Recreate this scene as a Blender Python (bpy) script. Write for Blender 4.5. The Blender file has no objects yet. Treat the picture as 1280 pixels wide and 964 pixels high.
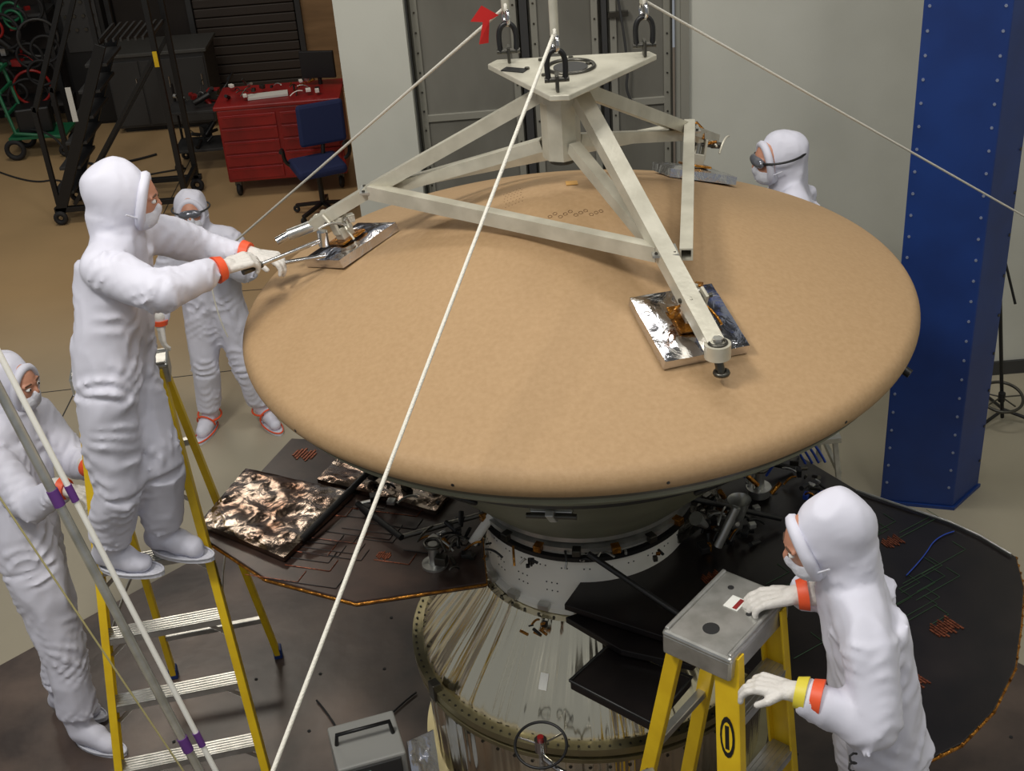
import bpy, bmesh, math, random
from mathutils import Vector as V, Matrix, noise
scene = bpy.context.scene
COL = scene.collection
random.seed(7)

# ------------------------------------------------------------------ materials
def lin(c):
    r = []
    for v in c[:3]:
        v = v / 255.0
        r.append(v / 12.92 if v <= 0.04045 else ((v + 0.055) / 1.055) ** 2.4)
    return (r[0], r[1], r[2], 1.0)

MATS = {}
def mat(name, c, rough=0.5, metal=0.0, c2=None, vscale=4.0, bump=0.0, bscale=30.0, stretch=(1, 1, 1),
        lo=0.35, hi=0.65, detail=4.0, sheen=0.0, bdist=0.02, ridged=False, distort=0.0):
    if name in MATS:
        return MATS[name]
    m = bpy.data.materials.new(name)
    m.use_nodes = True
    nt = m.node_tree
    b = nt.nodes["Principled BSDF"]
    b.inputs["Base Color"].default_value = lin(c)
    b.inputs["Roughness"].default_value = rough
    b.inputs["Metallic"].default_value = metal
    if sheen:
        b.inputs["Sheen Weight"].default_value = sheen
    if c2 is not None or bump:
        tc = nt.nodes.new("ShaderNodeTexCoord")
        mp = nt.nodes.new("ShaderNodeMapping")
        mp.inputs["Scale"].default_value = stretch
        nt.links.new(tc.outputs["Object"], mp.inputs["Vector"])
    if c2 is not None:
        n = nt.nodes.new("ShaderNodeTexNoise")
        n.inputs["Scale"].default_value = vscale
        n.inputs["Detail"].default_value = detail
        nt.links.new(mp.outputs[0], n.inputs["Vector"])
        cr = nt.nodes.new("ShaderNodeValToRGB")
        cr.color_ramp.elements[0].position = lo
        cr.color_ramp.elements[1].position = hi
        cr.color_ramp.elements[0].color = lin(c)
        cr.color_ramp.elements[1].color = lin(c2)
        nt.links.new(n.outputs[0], cr.inputs[0])
        nt.links.new(cr.outputs[0], b.inputs["Base Color"])
    if bump:
        n2 = nt.nodes.new("ShaderNodeTexNoise")
        if ridged: n2.noise_type = 'RIDGED_MULTIFRACTAL'
        n2.inputs["Scale"].default_value = bscale
        n2.inputs["Detail"].default_value = 3 if ridged else 5
        n2.inputs["Distortion"].default_value = distort
        o = n2.outputs[0]
        nt.links.new(mp.outputs[0], n2.inputs["Vector"])
        bp = nt.nodes.new("ShaderNodeBump")
        bp.inputs["Strength"].default_value = bump
        bp.inputs["Distance"].default_value = bdist
        nt.links.new(o, bp.inputs["Height"])
        nt.links.new(bp.outputs[0], b.inputs["Normal"])
    MATS[name] = m
    return m

AX, AY = 0.28, 4.67
def spun_metal(name, c, rough, amp):
    """sheet metal rolled round the spacecraft axis: broad waviness depends on azimuth only"""
    m = bpy.data.materials.new(name); m.use_nodes = True
    nt = m.node_tree; b = nt.nodes["Principled BSDF"]
    b.inputs["Base Color"].default_value = lin(c); b.inputs["Metallic"].default_value = 1.0
    tc = nt.nodes.new("ShaderNodeTexCoord")
    sub = nt.nodes.new("ShaderNodeVectorMath"); sub.operation = 'SUBTRACT'; sub.inputs[1].default_value = (AX, AY, 0)
    nt.links.new(tc.outputs["Object"], sub.inputs[0])
    sp = nt.nodes.new("ShaderNodeSeparateXYZ"); nt.links.new(sub.outputs[0], sp.inputs[0])
    at = nt.nodes.new("ShaderNodeMath"); at.operation = 'ARCTAN2'
    nt.links.new(sp.outputs[1], at.inputs[0]); nt.links.new(sp.outputs[0], at.inputs[1])
    n = nt.nodes.new("ShaderNodeTexNoise"); n.noise_dimensions = '1D'; n.inputs["Scale"].default_value = 6.0; n.inputs["Detail"].default_value = 2.2
    nt.links.new(at.outputs[0], n.inputs["W"])
    bp = nt.nodes.new("ShaderNodeBump"); bp.inputs["Strength"].default_value = 1.0; bp.inputs["Distance"].default_value = amp
    nt.links.new(n.outputs[0], bp.inputs["Height"]); nt.links.new(bp.outputs[0], b.inputs["Normal"])
    b.inputs["Roughness"].default_value = rough
    b.inputs["Anisotropic"].default_value = .7; b.inputs["Anisotropic Rotation"].default_value = .25
    tg = nt.nodes.new("ShaderNodeTangent"); tg.direction_type = 'RADIAL'; tg.axis = 'Z'
    nt.links.new(tg.outputs[0], b.inputs["Tangent"])
    return m

TAN = mat("shield_tan_ablator", (160, 130, 93), 0.68, c2=(169, 139, 102), vscale=55, bump=0.06, bscale=140, detail=8, lo=.3, hi=.7)
BACK = mat("backshell_grey_green", (108, 110, 92), 0.5, c2=(122, 123, 105), vscale=5)
WHITEP = mat("white_paint", (236, 234, 226), 0.45)
ALU = mat("aluminium_painted", (204, 200, 184), 0.34, 0.35, c2=(184, 180, 164), vscale=9, bump=0.05, bscale=60)
ALUM = mat("aluminium_bare", (200, 200, 196), 0.28, 0.8, c2=(172, 172, 167), vscale=14)
STEEL = mat("steel_dark", (88, 86, 80), 0.35, 0.9)
CHROME = mat("chrome", (200, 200, 200), 0.15, 1.0)
BLACK = mat("black_paint", (20, 20, 21), 0.45)
BLACKR = mat("black_rubber", (28, 28, 30), 0.7)
GOLDC = spun_metal("adapter_polished_alodine", (238, 230, 204), .13, .032)
GOLDF = mat("adapter_flange_chromate", (170, 162, 128), 0.36, 0.9, c2=(150, 142, 110), vscale=6)
FOIL = mat("mli_silver", (214, 214, 220), 0.14, 1.0, bump=0.35, bscale=11, distort=1.0)
FOILC = mat("mli_bronze_silver", (164, 152, 142), 0.19, 1.0, c2=(118, 92, 76), vscale=6, bump=0.3, bscale=9, lo=0.36, hi=0.66, distort=1.2)
FOILD = mat("mli_dark", (90, 88, 86), 0.22, 1.0, c2=(130, 126, 122), vscale=10, bump=0.6, bscale=14)
KAPTON = mat("kapton_gold", (190, 130, 50), 0.25, 0.8, c2=(120, 74, 22), vscale=30, bump=0.5, bscale=40)
COPPER = mat("copper_patch", (176, 104, 74), 0.35, 0.7, c2=(80, 38, 26), vscale=60, stretch=(1, 3, 1))
PANELB = mat("solar_panel_back_brown", (74, 58, 51), 0.3, 0.1, c2=(50, 39, 36), vscale=6)
PANELK = mat("solar_panel_back_black", (22, 19, 20), 0.3, 0.1, c2=(33, 28, 27), vscale=5)
PLAT = mat("dark_platform", (100, 85, 76), 0.32, c2=(60, 51, 48), vscale=2.6, bump=0.1, bscale=8, detail=10)
SUIT = mat("cleanroom_suit_white", (208, 208, 221), 0.6, bump=0.45, bscale=7, sheen=0.05, bdist=0.02, ridged=True, distort=1.0, stretch=(1, 1, .6))
GLOVE = mat("glove_white", (208, 204, 198), 0.45, bump=0.2, bscale=60)
ORANGE = mat("orange_tape", (226, 84, 42), 0.5)
YTAPE = mat("yellow_tape", (214, 198, 60), 0.5)
SKIN = mat("skin", (186, 132, 108), 0.5)
MASK = mat("face_mask", (206, 207, 216), 0.7, bump=0.3, bscale=50)
EYE = mat("eye_white", (220, 218, 214), 0.25)
IRIS = mat("iris_dark", (38, 26, 20), 0.2)
BROW = mat("eyebrow", (84, 60, 44), 0.8)
MARK = mat("shield_marking", (112, 86, 58), 0.8)
LENS = mat("goggle_lens", (112, 114, 122), 0.1, 0.4)
YEL = mat("ladder_yellow_fibreglass", (230, 194, 30), 0.42, c2=(216, 178, 24), vscale=8)
ROPE = mat("rope_white", (222, 218, 206), 0.7, bump=0.4, bscale=200)
BLUE = mat("column_blue", (24, 56, 122), 0.42, c2=(20, 48, 108), vscale=3)
BLUEC = mat("cable_blue", (34, 70, 170), 0.4)
GREENW = mat("trace_green", (52, 84, 56), 0.5)
PURPLE = mat("purple_tape", (92, 50, 120), 0.5)
RED = mat("red_paint", (150, 28, 26), 0.4, c2=(122, 22, 22), vscale=4)
REDB = mat("red_ribbon", (180, 26, 24), 0.5)
GREEN = mat("green_paint", (24, 100, 66), 0.45)
CHAIRB = mat("chair_blue_fabric", (24, 38, 82), 0.8)
DGREY = mat("dark_grey_steel", (58, 58, 58), 0.5, 0.2)
WALLM = mat("wall_paint", (188, 188, 178), 0.6, c2=(178, 178, 168), vscale=1.5, bump=0.03, bscale=60)
DOORM = mat("door_grey", (116, 114, 106), 0.5, 0.15, c2=(98, 96, 88), vscale=3, stretch=(1, 1, 0.4))
DOORF = mat("door_frame_grey", (134, 132, 122), 0.5, 0.2)
SHOPW = mat("shop_wall", (44, 36, 31), 0.8, c2=(35, 29, 25), vscale=2)
PLY = mat("plywood", (146, 115, 80), 0.7, c2=(128, 100, 68), vscale=2, stretch=(1, 1, 6))
SLAT = mat("rollup_slats", (52, 44, 38), 0.6)
LABELW = mat("label_white", (210, 210, 204), 0.6)
YSQ = mat("kapton_square", (196, 148, 74), 0.5)
CEIL = mat("ceiling_grey", (96, 96, 92), 0.8, c2=(80, 80, 77), vscale=.6)

def floor_mat():
    m = bpy.data.materials.new("floor_epoxy"); m.use_nodes = True
    nt = m.node_tree; b = nt.nodes["Principled BSDF"]
    tc = nt.nodes.new("ShaderNodeTexCoord")
    sp = nt.nodes.new("ShaderNodeSeparateXYZ"); nt.links.new(tc.outputs["Object"], sp.inputs[0])
    mr = nt.nodes.new("ShaderNodeMapRange"); mr.inputs[1].default_value = 7.6; mr.inputs[2].default_value = 10.2
    nt.links.new(sp.outputs[1], mr.inputs[0])
    n = nt.nodes.new("ShaderNodeTexNoise"); n.inputs["Scale"].default_value = 0.8; n.inputs["Detail"].default_value = 8
    nt.links.new(tc.outputs["Object"], n.inputs["Vector"])
    mx = nt.nodes.new("ShaderNodeMix"); mx.data_type = 'RGBA'
    mx.inputs[6].default_value = lin((166, 158, 138)); mx.inputs[7].default_value = lin((190, 160, 118))
    nt.links.new(mr.outputs[0], mx.inputs[0])
    m2 = nt.nodes.new("ShaderNodeMix"); m2.data_type = 'RGBA'; m2.blend_type = 'MULTIPLY'
    m2.inputs[0].default_value = 0.4
    nt.links.new(mx.outputs[2], m2.inputs[6])
    cr = nt.nodes.new("ShaderNodeValToRGB"); cr.color_ramp.elements[0].color = (.62, .62, .62, 1); cr.color_ramp.elements[1].color = (1, 1, 1, 1)
    cr.color_ramp.elements[0].position = .3; cr.color_ramp.elements[1].position = .65
    nt.links.new(n.outputs[0], cr.inputs[0]); nt.links.new(cr.outputs[0], m2.inputs[7])
    nt.links.new(m2.outputs[2], b.inputs["Base Color"])
    b.inputs["Roughness"].default_value = 0.32
    return m
FLOOR = floor_mat()

# ------------------------------------------------------------------ geometry helpers
def grp(name, loc=(0, 0, 0)):
    e = bpy.data.objects.new(name, None)
    e.empty_display_size = 0.1
    e.location = loc
    COL.objects.link(e)
    return e

def mk(name, vs, fs, m, parent=None, smooth=False, sharp=None):
    me = bpy.data.meshes.new(name)
    me.from_pydata([tuple(v) for v in vs], [], fs)
    me.update()
    bm = bmesh.new(); bm.from_mesh(me); bmesh.ops.recalc_face_normals(bm, faces=bm.faces); bm.to_mesh(me); bm.free()
    if smooth:
        for p in me.polygons: p.use_smooth = True
        if sharp:
            me.set_sharp_from_angle(angle=math.radians(sharp))
    o = bpy.data.objects.new(name, me)
    ms = m if isinstance(m, list) else [m]
    for k in ms: me.materials.append(k)
    COL.objects.link(o)
    if parent:
        o.parent = parent
        o.matrix_parent_inverse = Matrix.Translation(-V(parent.location))
    return o

def basis(z, up=(0, 0, 1)):
    z = V(z).normalized(); up = V(up)
    if abs(z.dot(up.normalized())) > 0.98: up = V((0, 1, 0)) if abs(z.y) < .9 else V((1, 0, 0))
    x = up.cross(z).normalized(); y = z.cross(x)
    return x, y, z

CUBEF = [(0, 1, 3, 2), (4, 6, 7, 5), (0, 4, 5, 1), (2, 3, 7, 6), (0, 2, 6, 4), (1, 5, 7, 3)]
def obox(name, c, ax, ay, az, m, parent=None, bevel=0.0):
    c = V(c); ax = V(ax); ay = V(ay); az = V(az)
    vs = [c + ax * i + ay * j + az * k for i in (-.5, .5) for j in (-.5, .5) for k in (-.5, .5)]
    o = mk(name, vs, CUBEF, m, parent)
    if bevel:
        b = o.modifiers.new("bevel", 'BEVEL'); b.width = bevel; b.segments = 2; b.limit_method = 'ANGLE'
    return o
def box(name, c, s, m, parent=None, rz=0.0, bevel=0.0):
    a = math.radians(rz)
    return obox(name, c, V((math.cos(a), math.sin(a), 0)) * s[0], V((-math.sin(a), math.cos(a), 0)) * s[1], V((0, 0, s[2])), m, parent, bevel)
def beam(name, p0, p1, w, h, m, parent=None, up=(0, 0, 1), bevel=0.003):
    p0 = V(p0); p1 = V(p1); x, y, z = basis(p1 - p0, up)
    return obox(name, (p0 + p1) / 2, x * w, y * h, p1 - p0, m, parent, bevel)
def tubebeam(name, p0, p1, w, h, m, parent=None, up=(0, 0, 1), t=0.006):
    """hollow rectangular tube, open ended"""
    p0 = V(p0); p1 = V(p1); x, y, z = basis(p1 - p0, up)
    vs = []
    for p in (p0, p1):
        for k in (0, 1):
            a = w / 2 - t * k; b = h / 2 - t * k
            vs += [p + x * a + y * b, p - x * a + y * b, p - x * a - y * b, p + x * a - y * b]
    fs = []
    for i in range(4):
        j = (i + 1) % 4
        fs += [(i, j, 8 + j, 8 + i), (4 + i, 12 + i, 12 + j, 4 + j), (i, 4 + i, 4 + j, j), (8 + i, 8 + j, 12 + j, 12 + i)]
    return mk(name, vs, fs, m, parent)
def rod(name, p0, p1, r, m, parent=None, r1=None, seg=14):
    p0 = V(p0); p1 = V(p1); r1 = r if r1 is None else r1
    x, y, z = basis(p1 - p0)
    vs = []
    for p, q in ((p0, r), (p1, r1)):
        for i in range(seg):
            t = 2 * math.pi * i / seg
            vs.append(p + x * math.cos(t) * q + y * math.sin(t) * q)
    fs = [(i, (i + 1) % seg, seg + (i + 1) % seg, seg + i) for i in range(seg)]
    fs += [tuple(range(seg)), tuple(range(2 * seg - 1, seg - 1, -1))]
    return mk(name, vs, fs, m, parent, True, 40)
def lathe(name, c, prof, m, parent=None, seg=96, sharp=35):
    vs = []; fs = []; n = len(prof)
    for i in range(seg):
        t = 2 * math.pi * i / seg
        for r, z in prof: vs.append((c[0] + r * math.cos(t), c[1] + r * math.sin(t), z))
    for i in range(seg):
        j = (i + 1) % seg
        for k in range(n - 1):
            fs.append((i * n + k, j * n + k, j * n + k + 1, i * n + k + 1))
    return mk(name, vs, fs, m, parent, True, sharp)
def torus(name, c, R, r, nrm, m, parent=None, seg=32, rs=8, ax=None, sx=1.0, sy=1.0):
    x, y, z = basis(nrm) if ax is None else ax
    c = V(c); vs = []; fs = []
    for i in range(seg):
        t = 2 * math.pi * i / seg
        d = x * math.cos(t) * sx + y * math.sin(t) * sy
        dn = d.normalized()
        for j in range(rs):
            q = 2 * math.pi * j / rs
            vs.append(c + d * R + dn * math.cos(q) * r + z * math.sin(q) * r)
    for i in range(seg):
        for j in range(rs):
            fs.append((i * rs + j, ((i + 1) % seg) * rs + j, ((i + 1) % seg) * rs + (j + 1) % rs, i * rs + (j + 1) % rs))
    return mk(name, vs, fs, m, parent, True)
def tube(name, pts, r, m, parent=None, spline='POLY'):
    cu = bpy.data.curves.new(name, 'CURVE'); cu.dimensions = '3D'; cu.bevel_depth = r; cu.bevel_resolution = 3
    if spline == 'POLY':
        s = cu.splines.new('POLY'); s.points.add(len(pts) - 1)
        for i, p in enumerate(pts): s.points[i].co = (p[0], p[1], p[2], 1)
    else:
        s = cu.splines.new('NURBS'); s.points.add(len(pts) - 1); s.order_u = 3; s.use_endpoint_u = True
        for i, p in enumerate(pts): s.points[i].co = (p[0], p[1], p[2], 1)
    cu.use_fill_caps = True
    tmp = bpy.data.objects.new(name + "_c", cu); COL.objects.link(tmp)
    dg = bpy.context.evaluated_depsgraph_get()
    me = bpy.data.meshes.new_from_object(tmp.evaluated_get(dg))
    me.name = name
    bpy.data.objects.remove(tmp)
    for p in me.polygons: p.use_smooth = True
    me.materials.clear(); me.materials.append(m)
    o = bpy.data.objects.new(name, me); COL.objects.link(o)
    if parent:
        o.parent = parent; o.matrix_parent_inverse = Matrix.Translation(-V(parent.location))
    return o
def slab(name, pts, z0, z1, m, parent=None, bevel=0.0):
    n = len(pts)
    vs = [(p[0], p[1], z0) for p in pts] + [(p[0], p[1], z1) for p in pts]
    fs = [tuple(range(n - 1, -1, -1)), tuple(range(n, 2 * n))] + [(i, (i + 1) % n, n + (i + 1) % n, n + i) for i in range(n)]
    o = mk(name, vs, fs, m, parent)
    if bevel:
        b = o.modifiers.new("bevel", 'BEVEL'); b.width = bevel; b.segments = 2
    return o
def disc_field(name, items, m, parent=None, seg=8):
    """many small studs: (centre, normal, radius, height)"""
    vs = []; fs = []
    for c, nrm, r, h in items:
        x, y, z = basis(nrm); c = V(c); b0 = len(vs)
        for q in (-h * .5, h):
            for i in range(seg):
                t = 2 * math.pi * i / seg
                vs.append(c + x * math.cos(t) * r + y * math.sin(t) * r + z * q)
        fs += [(b0 + i, b0 + (i + 1) % seg, b0 + seg + (i + 1) % seg, b0 + seg + i) for i in range(seg)]
        fs.append(tuple(b0 + seg + i for i in range(seg)))
        fs.append(tuple(b0 + seg - 1 - i for i in range(seg)))
    return mk(name, vs, fs, m, parent)
def foil_box(name, corners, nrm, th, m, parent=None, amp=0.012, n=16, seed=0, freq=1.0):
    """wrinkled foil covered flat box: 4 corners (bottom quad), normal, thickness"""
    c = [V(q) for q in corners]; nrm = V(nrm).normalized(); vs = []; fs = []
    mid = sum(c, V()) / 4
    def P(u, v): return (c[0] * (1 - u) + c[1] * u) * (1 - v) + (c[3] * (1 - u) + c[2] * u) * v
    for j in range(n + 1):
        for i in range(n + 1):
            u = i / n; v = j / n
            p = P(u, v); q = p * 9 * freq + V((seed * 3.1, 0, 0))
            d = (1 - abs(noise.noise(q * 1.2)) * 3) * .9 + (1 - abs(noise.noise(q * 2.7)) * 3) * .45 - .5
            edge = min(u, v, 1 - u, 1 - v)
            w = min(1, edge * n / 1.5)
            vs.append(p + nrm * (th * (0.8 + .2 * w) + d * amp * (0.3 + .7 * w)) + (p - mid).normalized() * random.uniform(-.2, .2) * amp)
    for j in range(n):
        for i in range(n):
            a = j * (n + 1) + i
            if (i + j) % 2:
                fs += [(a, a + 1, a + n + 2), (a, a + n + 2, a + n + 1)]
            else:
                fs += [(a, a + 1, a + n + 1), (a + 1, a + n + 2, a + n + 1)]
    ring = [i for i in range(n + 1)] + [(j + 1) * (n + 1) + n for j in range(n)] + [n * (n + 1) + n - 1 - i for i in range(n)] + [(n - 1 - j) * (n + 1) for j in range(n - 1)]
    b0 = len(vs)
    for k in ring:
        j, i = divmod(k, n + 1)
        vs.append(P(i / n, j / n))
    L = len(ring)
    for i in range(L):
        fs.append((ring[i], ring[(i + 1) % L], b0 + (i + 1) % L, b0 + i))
    fs.append(tuple(b0 + L - 1 - i for i in range(L)))
    return mk(name, vs, fs, m, parent, True, 28)

def clutter(prefix, parent, c, ext, n, seed, mats, smin=.02, smax=.055):
    """small avionics / brackets / connectors gathered in one place"""
    rnd = random.Random(seed)
    for i in range(n):
        p = V((c[0] + rnd.uniform(-1, 1) * ext[0], c[1] + rnd.uniform(-1, 1) * ext[1], c[2] + rnd.uniform(-1, 1) * ext[2]))
        k = rnd.random(); m = rnd.choice(mats); s = rnd.uniform(smin, smax)
        if k < .4:
            box(prefix + "_bracket", p, (s, s * rnd.uniform(.5, 1.6), s * rnd.uniform(.5, 1.3)), m, parent, rnd.uniform(0, 90), .003)
        elif k < .75:
            d = V((rnd.uniform(-1, 1), rnd.uniform(-1, 1), rnd.uniform(-.4, 1))).normalized()
            rod(prefix + "_fitting", p, p + d * s * 1.8, s * .3, m, parent)
        else:
            q = V((rnd.uniform(-1, 1), rnd.uniform(-1, 1), rnd.uniform(-.6, .6))) * smax * 2.2
            tube(prefix + "_cable", [p, p + q * .5 + V((0, 0, smax * .7)), p + q], .005, m, parent, 'NURBS')

# ------------------------------------------------------------------ room
floor = mk("floor", [(-9, -2, 0), (5, -2, 0), (5, 16, 0), (-9, 16, 0)], [(0, 1, 2, 3)], FLOOR)
ce = grp("ceiling", (-2, 6, 8.3))
box("deck", (-2, 7, 8.45), (14, 18, .1), CEIL, ce)
for i in range(9): box("joist_%d" % i, (-2, -1.0 + 2.0 * i, 8.25), (14, .14, .30), DGREY, ce)
wb = grp("wall_back", (2.7, 7.7, 0))
box("wall_panel_right", (2.75, 7.72, 2.75), (3.2, .24, 5.5), WALLM, wb)
box("wall_pillar", (-.65, 7.85, 2.75), (.40, .50, 5.5), WALLM, wb)
box("wall_over_doors", (.345, 7.85, 4.4), (1.59, .3, 2.2), WALLM, wb)
box("wall_right", (4.42, 3.0, 2.75), (.2, 9.6, 5.5), WALLM)
box("trim_1", (1.17, 7.585, 2.75), (.05, .03, 5.5), DOORF)
box("baseboard_back", (2.75, 7.59, .05), (3.1, .02, .1), DGREY)
d1 = grp("door_1", (.35, 7.75, 0))
box("door_backing", (.345, 7.86, 1.65), (1.58, .05, 3.3), DOORM, d1)
for k, (x0, x1) in enumerate(((-.44, .22), (.26, .70), (.73, 1.13))):
    box("leaf_%d" % k, ((x0 + x1) / 2, 7.80, 1.65), (x1 - x0 - .02, .05, 3.28), DOORM, d1, 0, .006)
    for zz in (.25, 1.35, 2.05, 3.05):
        box("rail", ((x0 + x1) / 2, 7.765, zz), (x1 - x0 - .05, .02, .045), DOORF, d1, 0, .003)
    for xx in (x0 + .04, x1 - .04):
        box("stile", (xx, 7.765, 1.65), (.04, .022, 3.2), DOORF, d1, 0, .003)
    disc_field("rivets", [((xx, 7.752, .3 + .12 * i), (0, -1, 0), .006, .004) for xx in (x0 + .04, x1 - .04) for i in range(23)], STEEL, d1)
box("frame_bar", (.24, 7.75, 1.65), (.045, .05, 3.3), DGREY, d1)
box("frame_bar2", (.715, 7.75, 1.65), (.03, .05, 3.3), DGREY, d1)
for i, zz in enumerate((2.3, 2.6, 2.9)):
    box("hinge", (.80, 7.74, zz), (.12, .03, .03), STEEL, d1)
rod("door_handle", (.62, 7.71, 1.9), (.62, 7.71, 2.2), .014, CHROME, d1)
tube("door_cable", [(.80, 7.73, 2.7), (.86, 7.72, 2.3), (.82, 7.72, 2.1), (.95, 7.72, 1.95)], .008, DGREY, d1, 'NURBS')

ws = grp("wall_shop", (-4, 15.3, 0))
box("wall_sheet", (-4.2, 15.4, 2.0), (9.8, .2, 4.0), SHOPW, ws)
box("plywood_panel", (-1.45, 15.27, 1.5), (1.3, .05, 3.0), PLY, ws)
box("wall_return", (-.65, 11.7, 2.0), (.12, 7.3, 4.0), PLY, ws)
gd = grp("door_2", (-2.7, 15.2, 0))
for i in range(26):
    box("slat_%d" % i, (-2.72, 15.24, .06 + i * .11), (1.15, .05, .10), SLAT, gd, 0, .01)
for xx in (-3.33, -2.10):
    box("track", (xx, 15.22, 1.5), (.06, .09, 3.0), DGREY, gd)

PLP = [(-2.95, 3.6), (-2.95, 5.27), (-1.945, 6.165), (-1.2, 6.75), (.9, 6.75), (2.0, 5.2), (2.9, 4.2), (3.2, 2.6), (1.5, 1.2), (-1.2, 1.2)]
plat = slab("assembly_platform", PLP[::-1], 0, .04, PLAT, None, .006)
pf = grp("platform_fasteners", (0, 4, .04))
disc_field("tie_down_points", [((-1.9 + .33 * i + .02 * j, 2.3 + .4 * j, .041), (0, 0, 1), .009, .002) for i in range(13) for j in range(9)], BLACKR, pf)
for p in ((2.12, 3.12), (2.26, 2.95), (2.02, 2.8)):
    box("floor_tag", (p[0], p[1], .043), (.07, .045, .004), LABELW, pf, 25)
tube("platform_cable", [(-1.1, 4.9, .05), (-.9, 4.6, .05), (-1.0, 4.3, .05), (-.75, 4.75, .05), (-.6, 4.9, .05)], .005, BLACKR, pf, 'NURBS')

# ------------------------------------------------------------------ heat shield
def zs(r):
    if r < .226: return 2.717 + (.66 * (math.sqrt(max(0, 1 - (r / .66) ** 2)) - .9397))
    return 2.332 + (1.284 - r) * .364
z0off = zs(.2261) - 2.717
def zsurf(r):
    return (zs(r) + z0off) if r < .226 else zs(r)
hs = grp("heat_shield", (AX, AY, 2.5))
prof = [(0.0005, zsurf(0))] + [(r, zsurf(r)) for r in (.04, .08, .12, .16, .2, .226, .3, .5, .7, .9, 1.1, 1.2, 1.25)]
for a in range(70, -66, -9):
    prof.append((1.258 + .062 * math.cos(math.radians(a)), 2.274 + .062 * math.sin(math.radians(a))))
prof += [(1.262, 2.213), (.9, 2.211)]
lathe("shield_skin", (AX, AY), prof, TAN, hs, 160, 60)
lathe("edge_seal", (AX, AY), [(1.275, 2.220), (1.283, 2.218), (1.283, 2.206), (1.26, 2.205)], STEEL, hs, 120)
def onsh(x, y, dz=0.0):
    r = math.hypot(x - AX, y - AY); return V((x, y, zsurf(r) + dz))
def shn(x, y):
    r = math.hypot(x - AX, y - AY); k = .364 if r > .226 else .364 * r / .226
    return V(((x - AX) / max(r, 1e-4) * k, (y - AY) / max(r, 1e-4) * k, 1)).normalized()
p = onsh(.29, 4.70, .002); n_ = shn(.29, 4.70); bx, by, bz = basis(n_, (0, 1, 0))
obox("kapton_square", p, bx * .045, by * .045, bz * .002, YSQ, hs)
for i in range(11):
    x = .19 + .019 * i; y = 4.475 + .012 * math.sin(i * 2.1)
    torus("nose_mark_%d" % i, onsh(x, y, .0005), .0075, .0012, shn(x, y), MARK, hs, 12, 4)
disc_field("dotted_marks", [(onsh(.03 + .013 * i + .004 * math.sin(j * 2), 4.63 + .03 * j, .0), shn(.05, 4.7), .0022, .0008) for i in range(6) for j in range(6)], MARK, hs, 6)
disc_field("rim_plugs", [((AX + 1.318 * math.cos(math.radians(a)), AY + 1.318 * math.sin(math.radians(a)), 2.262), (math.cos(math.radians(a)), math.sin(math.radians(a)), -.2), .006, .002) for a in range(8, 360, 30)], BLACK, hs)

# ------------------------------------------------------------------ backshell
bs = grp("backshell", (AX, AY, 1.9))
lathe("cone_skin", (AX, AY), [(1.255, 2.204), (1.255, 2.17), (1.235, 2.15), (.98, 1.965), (.47, 1.44), (.44, 1.42), (.40, 1.42)], BACK, bs, 128, 20)
lathe("lower_rim", (AX, AY), [(.455, 1.455), (.475, 1.45), (.475, 1.425), (.44, 1.41)], ALUM, bs, 96)
lathe("seam_band", (AX, AY), [(.99, 1.985), (1.0, 1.98), (.985, 1.955), (.975, 1.96)], DGREY, bs, 96)
def bsp(ang, f):
    r = .98 + (1.235 - .98) * f; z = 1.965 + (2.15 - 1.965) * f; a = math.radians(ang)
    if f < 0: r = .98 + f * .51; z = 1.965 + f * .525
    return V((AX + r * math.cos(a), AY + r * math.sin(a), z)), V((math.cos(a) * .7, math.sin(a) * .7, -.7))
for ang, big in ((-101, 1), (-125, 0), (-62, 0), (-25, 1), (180, 1)):
    p, n_ = bsp(ang, -.12); bx, by, bz = basis(n_)
    if big:
        obox("latch_plate", p, bx * .15, by * .035, bz * .02, ALUM, bs, .004)
        rod("latch_pin", p - bx * .09 + bz * .02, p + bx * .09 + bz * .02, .011, STEEL, bs)
        obox("latch_arm", p + bz * .02, bx * .03, by * .13, bz * .025, ALUM, bs, .004)
    else:
        torus("vent_ring", p + bz * .004, .10, .010, n_, BLACK, bs, 32, 6, (bx, by, bz), 1, .4)
        rod("vent_port", p - bz * .01, p + bz * .006, .04, DGREY, bs)
        for k in range(3):
            obox("vent_slot", p + bz * .008 + bx * (-.03 + .03 * k), bx * .012, by * .03, bz * .006, BLACK, bs)
rod("probe_stalk", (1.38, 4.52, 2.02), (1.50, 4.40, 2.02), .008, BLACK, bs)
rod("probe_tip", (1.50, 4.40, 2.02), (1.55, 4.36, 1.99), .018, BLACK, bs)
rod("probe_root", (1.20, 4.62, 2.06), (1.38, 4.52, 2.02), .008, BLACK, bs)

# ------------------------------------------------------------------ cruise stage with solar array wings
cs = grp("cruise_stage", (AX, AY, 1.2))
lathe("white_adapter_ring", (AX, AY), [(.43, 1.40), (.43, 1.34), (.445, 1.335), (.445, 1.07), (.465, 1.06), (.465, 1.038), (.42, 1.038)], WHITEP, cs, 96, 30)
lathe("upper_flange", (AX, AY), [(.43, 1.40), (.475, 1.395), (.475, 1.375), (.445, 1.365), (.43, 1.365)], ALUM, cs, 96)
lathe("clamp_band", (AX, AY), [(.45, 1.345), (.468, 1.34), (.468, 1.32), (.45, 1.315)], BLACK, cs, 96)
holes = []
for row in range(6):
    for i in range(60):
        a = math.radians(180 + i * 3.0)
        if (row in (1, 2) and (i // 3) % 2) or (row == 4 and i % 4 < 2) or row == 5:
            holes.append(((AX + .4455 * math.cos(a), AY + .4455 * math.sin(a), 1.10 + row * .042), (math.cos(a), math.sin(a), 0), .0036, .001))
disc_field("perforations", holes, DGREY, cs, 6)
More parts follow.
